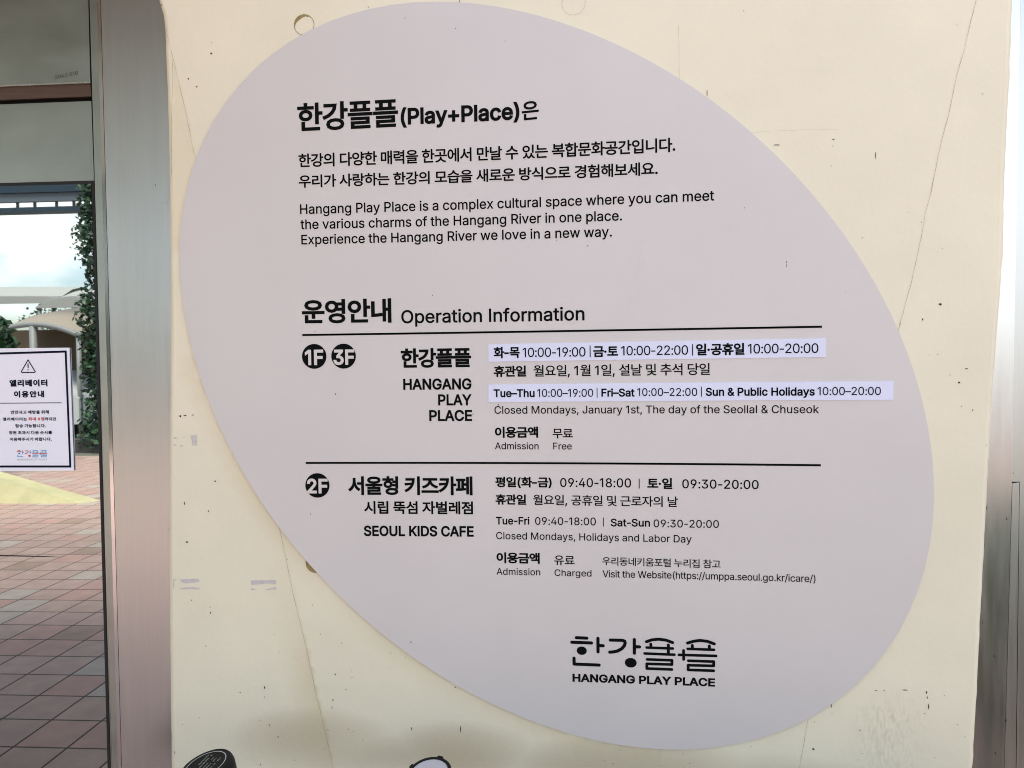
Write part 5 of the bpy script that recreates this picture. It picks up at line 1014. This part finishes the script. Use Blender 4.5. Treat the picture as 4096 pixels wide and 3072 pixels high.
NAMES = {'title': 'title_lettering', 'korean_intro': 'korean_paragraph_lettering', 'english_intro': 'english_paragraph_lettering',
         'section_heading': 'section_heading_lettering', 'place_name': 'place_name_lettering', 'place_name_english': 'english_place_name_lettering',
         'place_hours': 'closing_days_lettering', 'closing_english': 'english_closing_days_lettering',
         'place_admission': 'admission_lettering', 'price': 'price_lettering', 'cafe_name': 'cafe_name_lettering', 'branch_name': 'branch_name_lettering',
         'cafe_name_english': 'english_cafe_name_lettering', 'cafe_hours': 'cafe_hours_lettering', 'cafe_hours_english': 'english_cafe_hours_lettering',
         'cafe_closing': 'cafe_closing_days_lettering', 'cafe_closing_english': 'english_cafe_closing_days_lettering',
         'cafe_admission': 'cafe_admission_lettering', 'cafe_price': 'cafe_price_lettering', 'website': 'website_lettering', 'logo_lettering': 'logo_lettering'}
O_INK = T_SIGN + .0006
parts = {}
for part, text, mode, x0, z0, x1, z1, h, off in TEXT:
    parts.setdefault(part, []).append((text, mode, x0, z0, x1, z1, h, off))
def lettering_mesh(lines, surf, o):
    mb = MB()
    for ln in lines:
        add_glyphs(mb, layout(*ln), surf, o)
    return mb
for part, nm in NAMES.items():
    mb = lettering_mesh(parts[part], on_wall, O_INK)
    for bp_, x, z0, z1, w in BARS:
        if bp_ == part:
            add_polys(mb, [[[(x - w / 2, z0), (x + w / 2, z0), (x + w / 2, z1), (x - w / 2, z1)]]], on_wall, O_INK)
    mb.build(nm, M_ink, sign)
for a, b, w in RULES:
    mb = MB(); quad_strip(mb, a, b, w * 1.15, on_wall, O_INK)
    mb.build('divider_line', M_ink, sign)
for i, (x, z, r) in enumerate(BADGES):
    mb = MB(); add_polys(mb, ellipse_poly(x, z, r, r, 48), on_wall, O_INK)
    bd = mb.build('floor_badge', M_ink, sign)
    lettering_mesh(parts['badge%d' % i], on_wall, O_INK + .0005).build('badge_lettering', M_sign, bd)
for i, q in enumerate(STICKERS):
    tl, bl, br, tr = q
    mb = MB(); n = 36; vs_, fc = [], []
    for k in range(n + 1):
        t = k / n
        for (a, b) in ((bl, br), (tl, tr)):
            x, z = a[0] + (b[0] - a[0]) * t, a[1] + (b[1] - a[1]) * t
            vs_.append(on_wall(x, z, T_SIGN + .0012))
    m0 = len(vs_)
    for k in range(n + 1):
        t = k / n
        for (a, b) in ((bl, br), (tl, tr)):
            x, z = a[0] + (b[0] - a[0]) * t, a[1] + (b[1] - a[1]) * t
            vs_.append(on_wall(x, z, T_SIGN - .0002))
    for k in range(n):
        fc.append((2 * k, 2 * k + 2, 2 * k + 3, 2 * k + 1))
        fc.append((2 * k + 1, 2 * k + 3, m0 + 2 * k + 3, m0 + 2 * k + 1))
        fc.append((2 * k + 2, 2 * k, m0 + 2 * k, m0 + 2 * k + 2))
    fc += [(0, 1, m0 + 1, m0), (2 * n + 1, 2 * n, m0 + 2 * n, m0 + 2 * n + 1)]
    mb.add(vs_, fc)
    st = mb.build('correction_sticker', M_sticker, sign)
    mb = lettering_mesh(parts['sticker%d' % i], on_wall, T_SIGN + .0018)
    for bp_, x, z0, z1, w in BARS:
        if bp_ == 'sticker%d' % i:
            add_polys(mb, [[[(x - w / 2, z0), (x + w / 2, z0), (x + w / 2, z1), (x - w / 2, z1)]]], on_wall, T_SIGN + .0018)
    mb.build('sticker_lettering', M_ink, st)
mb = MB()
for k, w, pts in LOGO:
    if isinstance(w, tuple):
        add_polys(mb, ellipse_poly(pts[0][0], pts[0][1], w[0], w[1]), on_wall, O_INK)
    else:
        add_polys(mb, strip_poly(pts, w), on_wall, O_INK)
mb.build('logo_emblem', M_ink, sign)

# ------------------------------------------------------------------ entrance on the left
def slab(name, pts, d, thick, m, parent, extra=None):
    """a plate whose front lies d in front of the entrance plane"""
    mb = MB(); n = len(pts)
    ar = sum(pts[i - 1][0] * pts[i][1] - pts[i][0] * pts[i - 1][1] for i in range(n))
    if ar < 0: pts = pts[::-1]
    mb.add([on_door(u, z, d) for u, z in pts] + [on_door(u, z, d - thick) for u, z in pts],
           [tuple(range(n)), tuple(range(2 * n - 1, n - 1, -1))] + [(i, n + i, n + (i + 1) % n, (i + 1) % n) for i in range(n)])
    mats = [m]
    if extra:
        for gr, o, mm in extra:
            if mm not in mats: mats.append(mm)
            (add_glyphs if isinstance(gr[0], tuple) else add_polys)(mb, gr, lambda x, z, oo: on_door(x, z, d + oo), o, mats.index(mm))
    return mb.build(name, mats, parent)
def clampz(pts): return [(u, max(z, .0)) for u, z in pts]
DR = {k: clampz(v) for k, v in DOOR.items()}
def drip(rnd, u, z, h, w):
    n = 6
    return [[(u + w / 2 * math.cos(2 * math.pi * k / n), z + h / 2 * math.sin(2 * math.pi * k / n)) for k in range(n)]]
rnd = random.Random(11)
frame = empty('door_frame', on_door(-1.2, 0, 0))
tag(frame, 'stainless steel door frame with brown header left of the cream wall', 'door frame')
scrib = layout('D042-510', 'b', -1.1055, 2.2262, -1.0535, 2.2345, .0082, -.012)
slab('transom_panel', DR['transom'], .0, .03, M_steel_d, frame, [(scrib, .0006, M_speck)])
slab('trim_strip', DR['trim'], .012, .012, M_steel_b, frame)
slab('header', DR['header'], .004, .006, M_header, frame)
slab('jamb', DR['jamb'], .010, .04, M_steel_d, frame)
slab('jamb_lip', DR['jamb_lip'], .016, .004, mat('polished_steel', (.66, .66, .66), .13, 1.0), frame)
back = MB()
back.box(on_door(-2.4, 1.6, -.055), (3.0, .02, 3.2), 0, (DE, DN, Vector((0, 0, 1))))
back.build('shaft_backing', M_gasket, frame)

door = empty('elevator_door', on_door(-1.3, 0, 0))
tag(door, 'sliding elevator door of mirror like glass below a steel rail, reflecting the plaza', 'door')
slab('top_rail', DR['top_rail'], .0, .025, M_steel_d, door)
slab('stile', DR['stile'], .0, .025, M_steel, door)
slab('gasket', DR['gasket_top'], .002, .02, M_gasket, door)
slab('gasket', DR['gasket_side'], .002, .02, M_gasket, door)
slab('glass_pane', DR['glass'], .0, .015, M_glass, door, [([[DR['thin_mark']]], .0015, M_gasket)])  # with a thin tapered black line laid on the glass

pil = empty('pillar_cladding', on_door(-.87, 0, 0))
tag(pil, 'wide brushed steel pillar cladding between the elevator door and the cream wall', 'pillar')
marks = []
for k in range(26):
    z = rnd.uniform(.75, 2.3)
    marks += [drip(rnd, rnd.uniform(-.90, -.75), z, rnd.uniform(.0015, .006), rnd.uniform(.001, .0022))]
slab('cladding_plate', DR['pillar'], .02, .05, M_steel, pil, [(marks, .0008, M_speck)])

# ------------------------------------------------------------------ notice on the glass
nt_ = empty('notice', on_door(NOTICE[1][0], NOTICE[2][1], .004))
tag(nt_, 'white paper elevator notice with black border and warning triangle stuck on the glass', 'notice')
slab('paper_sheet', NOTICE, .004, .0025, M_paper, nt_)
onn = lambda x, z, o: on_door(x, z, .0042 + o)
mb = MB()
cx = sum(p[0] for p in NOTICE_BORDER) / 4; cz = sum(p[1] for p in NOTICE_BORDER) / 4
th = .0046
inner = [(p[0] + (th if p[0] < cx else -th), p[1] + (th if p[1] < cz else -th)) for p in NOTICE_BORDER]
for i in range(4):
    j = (i + 1) % 4
    add_polys(mb, [[[NOTICE_BORDER[i], NOTICE_BORDER[j], inner[j], inner[i]]]], onn, .0004)
mb.build('border', M_notice_ink, nt_)
gp = {}
for part, *ln in NOTICE_TEXT: gp.setdefault(part, []).append(tuple(ln))
lettering_mesh(gp['heading'], onn, .0005).build('heading_lettering', M_notice_ink, nt_)
mb = lettering_mesh(gp['body'], onn, .0005)
add_polys(mb, strip_poly(NOTICE_MARKS['rule'], .0016), onn, .0005)
mb.build('body_lettering', M_notice_ink, nt_)
lettering_mesh(gp['red'], onn, .0005).build('red_lettering', M_red, nt_)
lettering_mesh(gp['grey'], onn, .0005).build('logo_lettering', M_grey, nt_)
mb = MB()
tri = NOTICE_MARKS['tri']
add_polys(mb, strip_poly(tri + tri[:1], .0021), onn, .0005)
add_polys(mb, strip_poly(NOTICE_MARKS['bang'], .0024), onn, .0005)
add_polys(mb, ellipse_poly(NOTICE_MARKS['dot'][0], NOTICE_MARKS['dot'][1], .0014, .0014, 12), onn, .0005)
mb.build('warning_triangle', M_notice_ink, nt_)
lx0, lz1 = NOTICE_MARKS['logo'][0]; lx1, lz0 = NOTICE_MARKS['logo'][1]
allp = [p for k, w, ps in LOGO for p in ps]
ax0, ax1 = min(p[0] for p in allp), max(p[0] for p in allp)
az0, az1 = min(p[1] for p in allp), max(p[1] for p in allp)
sc_ = (lx1 - lx0) / (ax1 - ax0)
mb = MB()
for k, w, ps in LOGO:
    q = [(lx0 + (p[0] - ax0) * sc_, lz0 + (p[1] - az0) * sc_ + .001) for p in ps]
    mi = 0 if k in 'hger' else 1
    if isinstance(w, tuple): add_polys(mb, ellipse_poly(q[0][0], q[0][1], w[0] * sc_, w[1] * sc_, 16), onn, .0005, mi)
    else: add_polys(mb, strip_poly(q, w * sc_), onn, .0005, mi)
mb.build('logo_emblem', [M_red, M_blue], nt_)

# ------------------------------------------------------------------ steel frame at the right edge
def on_metal(x, z, o=0.0):
    n = Vector((-.15, -1, 0)).normalized()
    return Vector((x, 1.475 - .15 * (x - .93), z)) + n * o
fr = empty('steel_frame', on_metal(1.0, 0, 0))
tag(fr, 'upright stainless steel frame strips right of the cream wall', 'frame')
def mslab(name, pts, o, m, marks=None):
    pts = [(x, max(z, 0)) for x, z in pts]
    mb = MB(); n = len(pts)
    ar = sum(pts[i - 1][0] * pts[i][1] - pts[i][0] * pts[i - 1][1] for i in range(n))
    if ar < 0: pts = pts[::-1]
    flat = tessellate_polygon([[Vector((x, z, 0)) for x, z in pts]])
    fc = []
    for a, b, c in flat:
        A, B, Cc = pts[a], pts[b], pts[c]
        s = (B[0] - A[0]) * (Cc[1] - A[1]) - (B[1] - A[1]) * (Cc[0] - A[0])
        fc.append((a, b, c) if s > 0 else (a, c, b))
    fc += [(i, n + i, n + (i + 1) % n, (i + 1) % n) for i in range(n)]
    mb.add([on_metal(x, z, o) for x, z in pts] + [on_metal(x, z, o - .02) for x, z in pts], fc)
    mats = [m]
    if marks:
        for gr, mm in marks:
            if mm not in mats: mats.append(mm)
            add_polys(mb, gr, lambda x, z, oo: on_metal(x, z, o + oo), .0008, mats.index(mm))
    return mb.build(name, mats, fr)
rnd = random.Random(21)
mk = []
for k in range(15):
    mk.append(drip(rnd, rnd.uniform(.90, .965), rnd.uniform(.74, 1.45), rnd.uniform(.001, .007), rnd.uniform(.0008, .002)))
mslab('face_strip', METAL['strip'], 0, M_steel_b, [(mk, M_speck)])
mslab('side_strip', METAL['upper'], -.004, M_steel)
mslab('lower_strip', METAL['lower'], -.002, M_steel)
mslab('outer_strip', METAL['outer'], -.004, M_steel)
mb = MB(); mb.box(on_metal(1.15, 2.0, -.045), (.7, .02, 4.0), 0, (Vector((1, -.15, 0)).normalized(), Vector((-.15, -1, 0)).normalized(), Vector((0, 0, 1))))
mb.build('backing', M_gasket, fr)

# ------------------------------------------------------------------ two round headed stands at the foot of the wall
def pix_ray(px, py):
    return (RIGHT * ((px - 2048) / 3077) + UP * (-(py - 1536) / 3077) + FWD)
def disc_frame(c, minor, major, ratio):
    v = (c - Vector((0, 0, EYE))).normalized()
    s = math.sqrt(1 - ratio * ratio)
    up = (RIGHT * minor[0] - UP * minor[1]).normalized()
    up = (up - v * up.dot(v)).normalized()
    nrm = (-v * ratio + up * s).normalized()
    e1 = (RIGHT * major[0] - UP * major[1]); e1 = (e1 - nrm * e1.dot(nrm)).normalized()
    return nrm, e1, nrm.cross(e1)
def lathe(mb, c, n, e1, e2, prof, k=48, mi=0, close=True):
    rings = []
    for r, h in prof:
        rings.append([c + n * h + (e1 * math.cos(2 * math.pi * i / k) + e2 * math.sin(2 * math.pi * i / k)) * r for i in range(k)])
    fc = [(j * k + i, j * k + (i + 1) % k, (j + 1) * k + (i + 1) % k, (j + 1) * k + i) for j in range(len(prof) - 1) for i in range(k)]
    if close:
        fc += [tuple((len(prof) - 1) * k + i for i in range(k)), tuple(range(k - 1, -1, -1))]
    mb.add([v for r in rings for v in r], fc, mi)
tb = empty('added_table', (0, 1.24, 0))  # unseen, added to shade the lower edge of the wall
tag(tb, 'unseen long low brown table pushed against the cream wall below the sign', 'added_table')
M_table = mat('brown_table', (.12, .075, .04), .5, var=.2, scale=6, stretch=(.3, 4, 4))
mb = MB(); mb.box((-.02, 1.22, .69), (1.75, .56, .035)); mb.build('table_top', M_table, tb)
for sx in (-.82, .78):
    for sy in (.98, 1.40):
        mb = MB(); mb.box((sx, sy, .336), (.045, .045, .672)); mb.build('leg', M_table, tb)
TABLE_Z = .7077
def stand_pole(root, head, m):
    mb = MB()
    mb.tube([head, Vector((head.x, head.y, TABLE_Z + .015))], .02, 16)
    mb.build('neck', m, root, True)
    mb = MB(); lathe(mb, Vector((head.x, head.y, TABLE_Z)), Vector((0, 0, 1)), Vector((1, 0, 0)), Vector((0, 1, 0)), [(.055, 0), (.055, .010), (.05, .018), (.02, .022)])
    mb.build('base_plate', m, root)

c = Vector((0, 0, EYE)) + pix_ray(822, 3059) * 1.40
n_, e1, e2 = disc_frame(c, (-.296, -.955), (.955, -.296), .47)
sd = empty('lidded_stand', (c.x, c.y, TABLE_Z))
tag(sd, 'black tilted round lid with white ring and small print, low beside the steel pillar', 'stand')
mb = MB()
R0 = .0452
lathe(mb, c, n_, e1, e2, [(R0 * .9, -.034), (R0 * 1.06, -.030), (R0 * 1.08, -.012), (R0 * 1.04, -.004), (R0 * .98, 0)])
lid = mb.build('lid', M_black, sd, False)
mb = MB(); k = 64; vs_, fc = [], []
for i in range(k):
    for r in (.0354, .0368):
        vs_.append(c + n_ * .0006 + (e1 * math.cos(2 * math.pi * i / k) + e2 * math.sin(2 * math.pi * i / k)) * r)
for i in range(k):
    j = (i + 1) % k
    fc.append((2 * i, 2 * i + 1, 2 * j + 1, 2 * j))
mb.add(vs_, fc); mb.build('ring', mat('ring_print', (.55, .56, .54), .5), lid)
mb = MB(); rnd = random.Random(2)
rowdir = (e1 * -.35 + e2 * -.93).normalized(); across = rowdir.cross(n_).normalized()
for q, off in enumerate((-.020, -.011, -.004, .005, .013)):
    t = -.026 if q not in (1, 2) else -.022
    while t < .024:
        w = rnd.uniform(.0012, .0030)
        if rnd.random() < .8 and math.hypot(t, off) < .031:
            b = c + n_ * .0006 + across * off + rowdir * t
            hh = .0022 if q != 3 else .0032
            mb.add([b, b + rowdir * w, b + rowdir * w + across * hh, b + across * hh], [(0, 1, 2, 3)])
        t += w + rnd.uniform(.0008, .002)
mb.build('small_print', M_print, lid)
stand_pole(sd, c - n_ * .03, M_black)

c = Vector((0, 0, EYE)) + pix_ray(1715, 3096) * 1.42
n_, e1, e2 = disc_frame(c, (-.19, -.982), (.982, -.19), .63)
sd2 = empty('round_headed_stand', (c.x, c.y, TABLE_Z))
tag(sd2, 'black rimmed round pale plate peeking up at the foot of the wall', 'stand')
mb = MB()
lathe(mb, c, n_, e1, e2, [(.028, -.010), (.0415, -.008), (.0425, .001), (.0405, .003), (.0362, .003), (.0360, .001)], close=False)
lathe(mb, c, n_, e1, e2, [(.0415, -.008), (.001, -.010)], close=False)
for ang, w in ((62, .011), (143, .008)):
    a = math.radians(ang)
    d_ = e1 * math.cos(a) + e2 * math.sin(a); t_ = n_.cross(d_)
    mb.box(c + d_ * .0425 + n_ * -.001, (w, .004, .008), 0, (t_, d_, n_))
rim = mb.build('rim', M_black, sd2)
mb = MB(); mb.add([c + n_ * .0012 + (e1 * math.cos(2 * math.pi * i / 48) + e2 * math.sin(2 * math.pi * i / 48)) * .0361 for i in range(48)], [tuple(range(48))])
mb.build('plate_face', M_white, sd2)
stand_pole(sd2, c - n_ * .008, M_black)

# ------------------------------------------------------------------ what stands on the plaza behind the viewer (seen in the door; canopy and planter out of its view)
def box_d(mb, u0, u1, z0, z1, d0, d1, mi=0):
    mb.box(on_door((u0 + u1) / 2, (z0 + z1) / 2, (d0 + d1) / 2), (u1 - u0, d1 - d0, z1 - z0), mi, (DE, DN, Vector((0, 0, 1))))
M_navy = mat('dark_blue_paint', (.012, .03, .05), .5)
M_soffit = mat('grey_soffit', (.20, .20, .165), .7, var=.15, scale=3)
M_louvre = mat('grey_louvre', (.10, .125, .15), .6)
roof = empty('entrance_canopy', on_door(-5.2, 3.0, 2.2))
tag(roof, 'dark roof canopy with added slats over the paving before the door', 'canopy')
mb = MB(); box_d(mb, -9.0, -.9, 3.07, 3.22, -.2, 1.9); mb.build('roof_slab', M_soffit, roof)  # unseen roof; its reach is shaped to shade the near paving
for k in range(8):
    mb = MB(); box_d(mb, -9.0, -.9, 3.0, 3.24, 2.02 + .29 * k - .015, 2.02 + .29 * k + .015); mb.build('added_slat', M_soffit, roof)  # added out of view: darken the steel's reflections, let high sun through
mb = MB(); mb.tube([on_door(-8.9, 0, 4.2), on_door(-8.9, 3.06, 4.2)], .06); mb.build('post', M_navy, roof, True)

walk = empty('overhead_walkway', on_door(-14, 0, 14.3))
tag(walk, 'dark blue overhead walkway with glazed side high across the plaza', 'walkway')
mb = MB(); box_d(mb, -30, -5.5, 5.25, 5.47, 14.0, 14.35); mb.build('top_chord', M_navy, walk)
mb = MB(); box_d(mb, -30, -5.5, 4.845, 4.945, 14.0, 14.3); mb.build('bottom_chord', M_navy, walk)
mb = MB(); box_d(mb, -30, -5.5, 5.07, 5.248, 14.05, 14.15); mb.build('louvre_panel', M_louvre, walk)
for u in [-11.62 - .435 * k - (.05 if k % 2 else 0) for k in range(-6, 24)]:
    mb = MB(); box_d(mb, u - .017, u + .017, 4.946, 5.249, 14.16, 14.22); mb.build('truss_bar', M_navy, walk)
for u in (-29.5, -5.8):
    mb = MB(); mb.tube([on_door(u, 0, 14.7), on_door(u, 5.24, 14.7)], .16); mb.build('post', M_navy, walk, True)

def foliage(name, pts_fn, n, size, cols, parent):
    mb = MB(); r = random.Random(hash(name) % 1000 if False else len(name) * 31 + n)
    for _ in range(n):
        p = pts_fn(r)
        a = Vector((r.gauss(0, 1), r.gauss(0, 1), r.gauss(0, 1))).normalized()
        b = a.cross(Vector((r.gauss(0, 1), r.gauss(0, 1), r.gauss(0, 1)))).normalized()
        s = size * r.uniform(.6, 1.3)
        mb.add([p - a * s, p + b * s * .6, p + a * s, p - b * s * .6], [(0, 1, 2, 3)], r.randrange(len(cols)))
    return mb.build(name, cols, parent)
G1 = mat('ivy_leaf_dark', (.009, .034, .017), .6); G2 = mat('ivy_leaf_mid', (.016, .058, .024), .6); G3 = mat('ivy_leaf_light', (.035, .095, .035), .6)
ivy = empty('ivy_column', on_door(-8.12, 0, 12.6))
tag(ivy, 'tall column wrapped in dark green ivy at the far edge of the paving', 'plant')
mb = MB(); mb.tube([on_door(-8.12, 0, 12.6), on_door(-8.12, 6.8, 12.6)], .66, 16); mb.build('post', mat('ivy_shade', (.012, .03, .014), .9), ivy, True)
def ivy_pt(r):
    z = r.uniform(.1, 7.0)
    rad = .90 + .22 * noise.noise(Vector((z * 1.4, 0, 3))) + .12 * r.random() ** 2
    a = r.uniform(0, 2 * math.pi)
    q = rad * math.sqrt(r.uniform(.45, 1.05))
    return on_door(-8.12 + q * math.cos(a), z, 12.6 + q * math.sin(a))
foliage('foliage', ivy_pt, 15000, .055, [G1, G2, G1, G1, G3], ivy)

def bush(u, d, zc, ru, rz, n, label):
    b = empty('bush', on_door(u, 0, d)); tag(b, label, 'bush')
    mb = MB(); mb.tube([on_door(u, 0, d), on_door(u, zc, d)], [.05, .02]); mb.build('trunk', mat('bark', (.06, .045, .03), .9), b)
    def pt(r):
        v = Vector((r.gauss(0, 1), r.gauss(0, 1), r.gauss(0, 1))).normalized() * r.random() ** .4
        k = 1 + .35 * noise.noise(v * 2.2 + Vector((u, d, 0)))
        return on_door(u + v.x * ru * k, zc + v.z * rz * k, d + v.y * ru * k)
    foliage('crown', pt, n, .07, [G1, G2, G3], b)
bush(-8.45, 9.0, 1.75, .45, .75, 1600, 'round green bush on the plaza left of the shade tent')
for k, (u, d, z, r_) in enumerate([(-9.4, 19.0, 1.7, 1.2), (-10.8, 22.0, 1.5, 1.4), (-17, 24, 2.4, 2.0), (-24, 26, 2.2, 2.4), (-30, 28, 2.6, 2.6)]):
    bush(u, d, z, r_, r_ * .9, 1500, ['tree beside the white car', 'low tree behind the white car', 'broad tree behind the shade tents', 'tree far behind the yellow ramp', 'last tree of the far row behind the tents'][k])

M_ramp = mat('yellow_paint', (.50, .455, .26), .8, var=.18, scale=3)
mb = MB()
V = [on_door(-5.60, 0, 6.85), on_door(-5.44, 0, 7.02), on_door(-8.6, .66, 7.30), on_door(-8.9, .66, 7.9), on_door(-13, .66, 7.3), on_door(-13, 0, 6.85), on_door(-13, .66, 7.9), on_door(-13, 0, 8.3), on_door(-8.6, 0, 8.3)]
mb.add(V, [(0, 2, 4, 5), (0, 1, 3, 2), (2, 3, 6, 4), (1, 8, 3), (8, 7, 6, 3), (5, 4, 6, 7), (0, 5, 7, 8, 1)])
tag(mb.build('yellow_ramp', M_ramp), 'low yellow wedge shaped ramp on the paving', 'ramp')

M_tent = mat('beige_membrane', (.30, .25, .20), .7, var=.08, scale=1)
M_tent2 = mat('white_membrane', (.36, .36, .34), .7)
M_pipe = mat('grey_pipe', (.22, .23, .23), .5)
def tent(u, d, zt, hw, drop, m, label, depth=3.0, fill=0):
    t = empty('shade_tent', on_door(u, 0, d)); tag(t, label, 'tent', 'arched shade tents on the plaza')
    mb = MB(); n = 18; vs_ = []
    for j in range(5):
        for i in range(n + 1):
            s = -1 + 2 * i / n
            vs_.append(on_door(u + s * hw * (1 - .04 * j), zt - drop * s * s + .42 * math.sin(math.pi * j / 4 * .9) , d + depth * j / 4))
    fc = [(j * (n + 1) + i, j * (n + 1) + i + 1, (j + 1) * (n + 1) + i + 1, (j + 1) * (n + 1) + i) for j in range(4) for i in range(n)]
    mb.add(vs_, fc); mb.build('membrane', m, t, True)
    mb = MB(); mb.tube([on_door(u - hw + 2 * hw * i / n, zt - .03 - drop * (-1 + 2 * i / n) ** 2, d - .02) for i in range(n + 1)], .055)
    mb.build('arch_pipe', M_pipe, t, True)
    if fill:
        mb = MB(); q = [on_door(u + hw * (-1 + 2 * i / n), zt - drop * (-1 + 2 * i / n) ** 2, d - .05) for i in range(n + 1)]
        q += [on_door(u + hw, zt - drop - fill, d - .05), on_door(u - hw, zt - drop - fill, d - .05)]
        q2 = [v - DN * .03 for v in q]; m_ = len(q)
        mb.add(q + q2, [tuple(range(m_)), tuple(range(2 * m_ - 1, m_ - 1, -1))] + [(i, m_ + i, m_ + (i + 1) % m_, (i + 1) % m_) for i in range(m_)])
        mb.build('valance', m, t)
    for uu in (u, u - hw * .95, u + hw * .95):
        s = (uu - u) / hw
        mb = MB(); mb.tube([on_door(uu, 0, d), on_door(uu, zt - .06 - drop * s * s, d)], .075 if uu == u else .05); mb.build('post', M_pipe, t, True)
tent(-11.23, 14.0, 2.50, 1.05, .26, M_tent, 'beige arched shade tent with grey pipe frame, the nearer of two')
tent(-12.6, 17.5, 3.36, 1.0, .26, M_tent2, 'small grey domed shade tent right of the long white one', fill=.02)
tent(-17.5, 18.0, 3.46, 4.2, .05, M_tent2, 'long flat white shade tent behind the beige one', fill=.16)
mb = MB(); box_d(mb, -22, -10.2, 0, 2.42, 15.4, 15.6)  # upright sheet coloured as the shaded inside of the tents
tag(mb.build('tent_shade_sheet', mat('tent_shade_brown', (.11, .075, .045), .8, var=.2, scale=1)), 'dark brown sheet standing in for the shade inside the tents', 'wall')
mb = MB(); box_d(mb, -40, 6, 0, .22, 11.9, 12.3)
tag(mb.build('kerb_wall', mat('dark_stone', (.06, .06, .055), .8, var=.2, scale=3)), 'low dark stone kerb along the far edge of the paving', 'kerb')

car = empty('parked_car', on_door(-10.7, 0, 14.6)); tag(car, 'white parked car beyond the far edge of the paving', 'car')
M_car = mat('white_car_paint', (.55, .56, .56), .3); M_cg = mat('car_glass', (.03, .035, .04), .1)
mb = MB()
prof = [(-2.1, .35), (-2.1, .85), (-1.2, 1.0), (-.7, 1.45), (1.1, 1.48), (1.95, 1.0), (2.1, .9), (2.1, .35)]
P1 = [on_door(-10.2 - 2.1 + s, z, 13.9) for s, z in prof]; P2 = [on_door(-10.2 - 2.1 + s, z, 15.5) for s, z in prof]
n = len(prof); mb.add(P1 + P2, [tuple(range(n)), tuple(range(2 * n - 1, n - 1, -1))] + [(i, (i + 1) % n, n + (i + 1) % n, n + i) for i in range(n)])
mb.build('body', M_car, car)
mb = MB(); pr = [(-1.05, 1.02), (-.65, 1.38), (1.0, 1.41), (1.6, 1.02)]
mb.add([on_door(-12.3 + s, z, 13.88) for s, z in pr], [(0, 1, 2, 3)]); mb.build('window', M_cg, car)
for s in (-1.3, 1.3):
    mb = MB(); lathe(mb, on_door(-12.3 + s, .33, 13.85), -DN, DE, Vector((0, 0, 1)), [(.33, 0), (.33, .2)], 20); mb.build('wheel', M_gasket, car)

hd = empty('added_hedge', (1.78, -.25, 0))  # added out of view to darken reflections in the right steel strips
tag(hd, 'unseen dense dark green hedge in a planter to the right of the cream wall', 'added_hedge')
mb = MB(); mb.box((1.78, -.25, .2), (1.3, 1.5, .4)); mb.build('planter', mat('planter_stone', (.09, .085, .075), .8, var=.2, scale=6), hd)
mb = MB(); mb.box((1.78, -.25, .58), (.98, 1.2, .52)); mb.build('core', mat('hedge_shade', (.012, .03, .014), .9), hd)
def hedge_pt(r):
    k = r.random()
    x, y, z = r.uniform(-.6, .6), r.uniform(-.7, .7), r.uniform(.38, .94)
    if k < .4: y = r.choice((-1, 1)) * r.uniform(.55, .73)
    elif k < .7: z = r.uniform(.78, .98)
    else: x = r.choice((-1, 1)) * r.uniform(.44, .62)
    return Vector((1.78 + x, -.25 + y, z))
foliage('foliage', hedge_pt, 6000, .035, [G1, G2, G1, G3], hd)
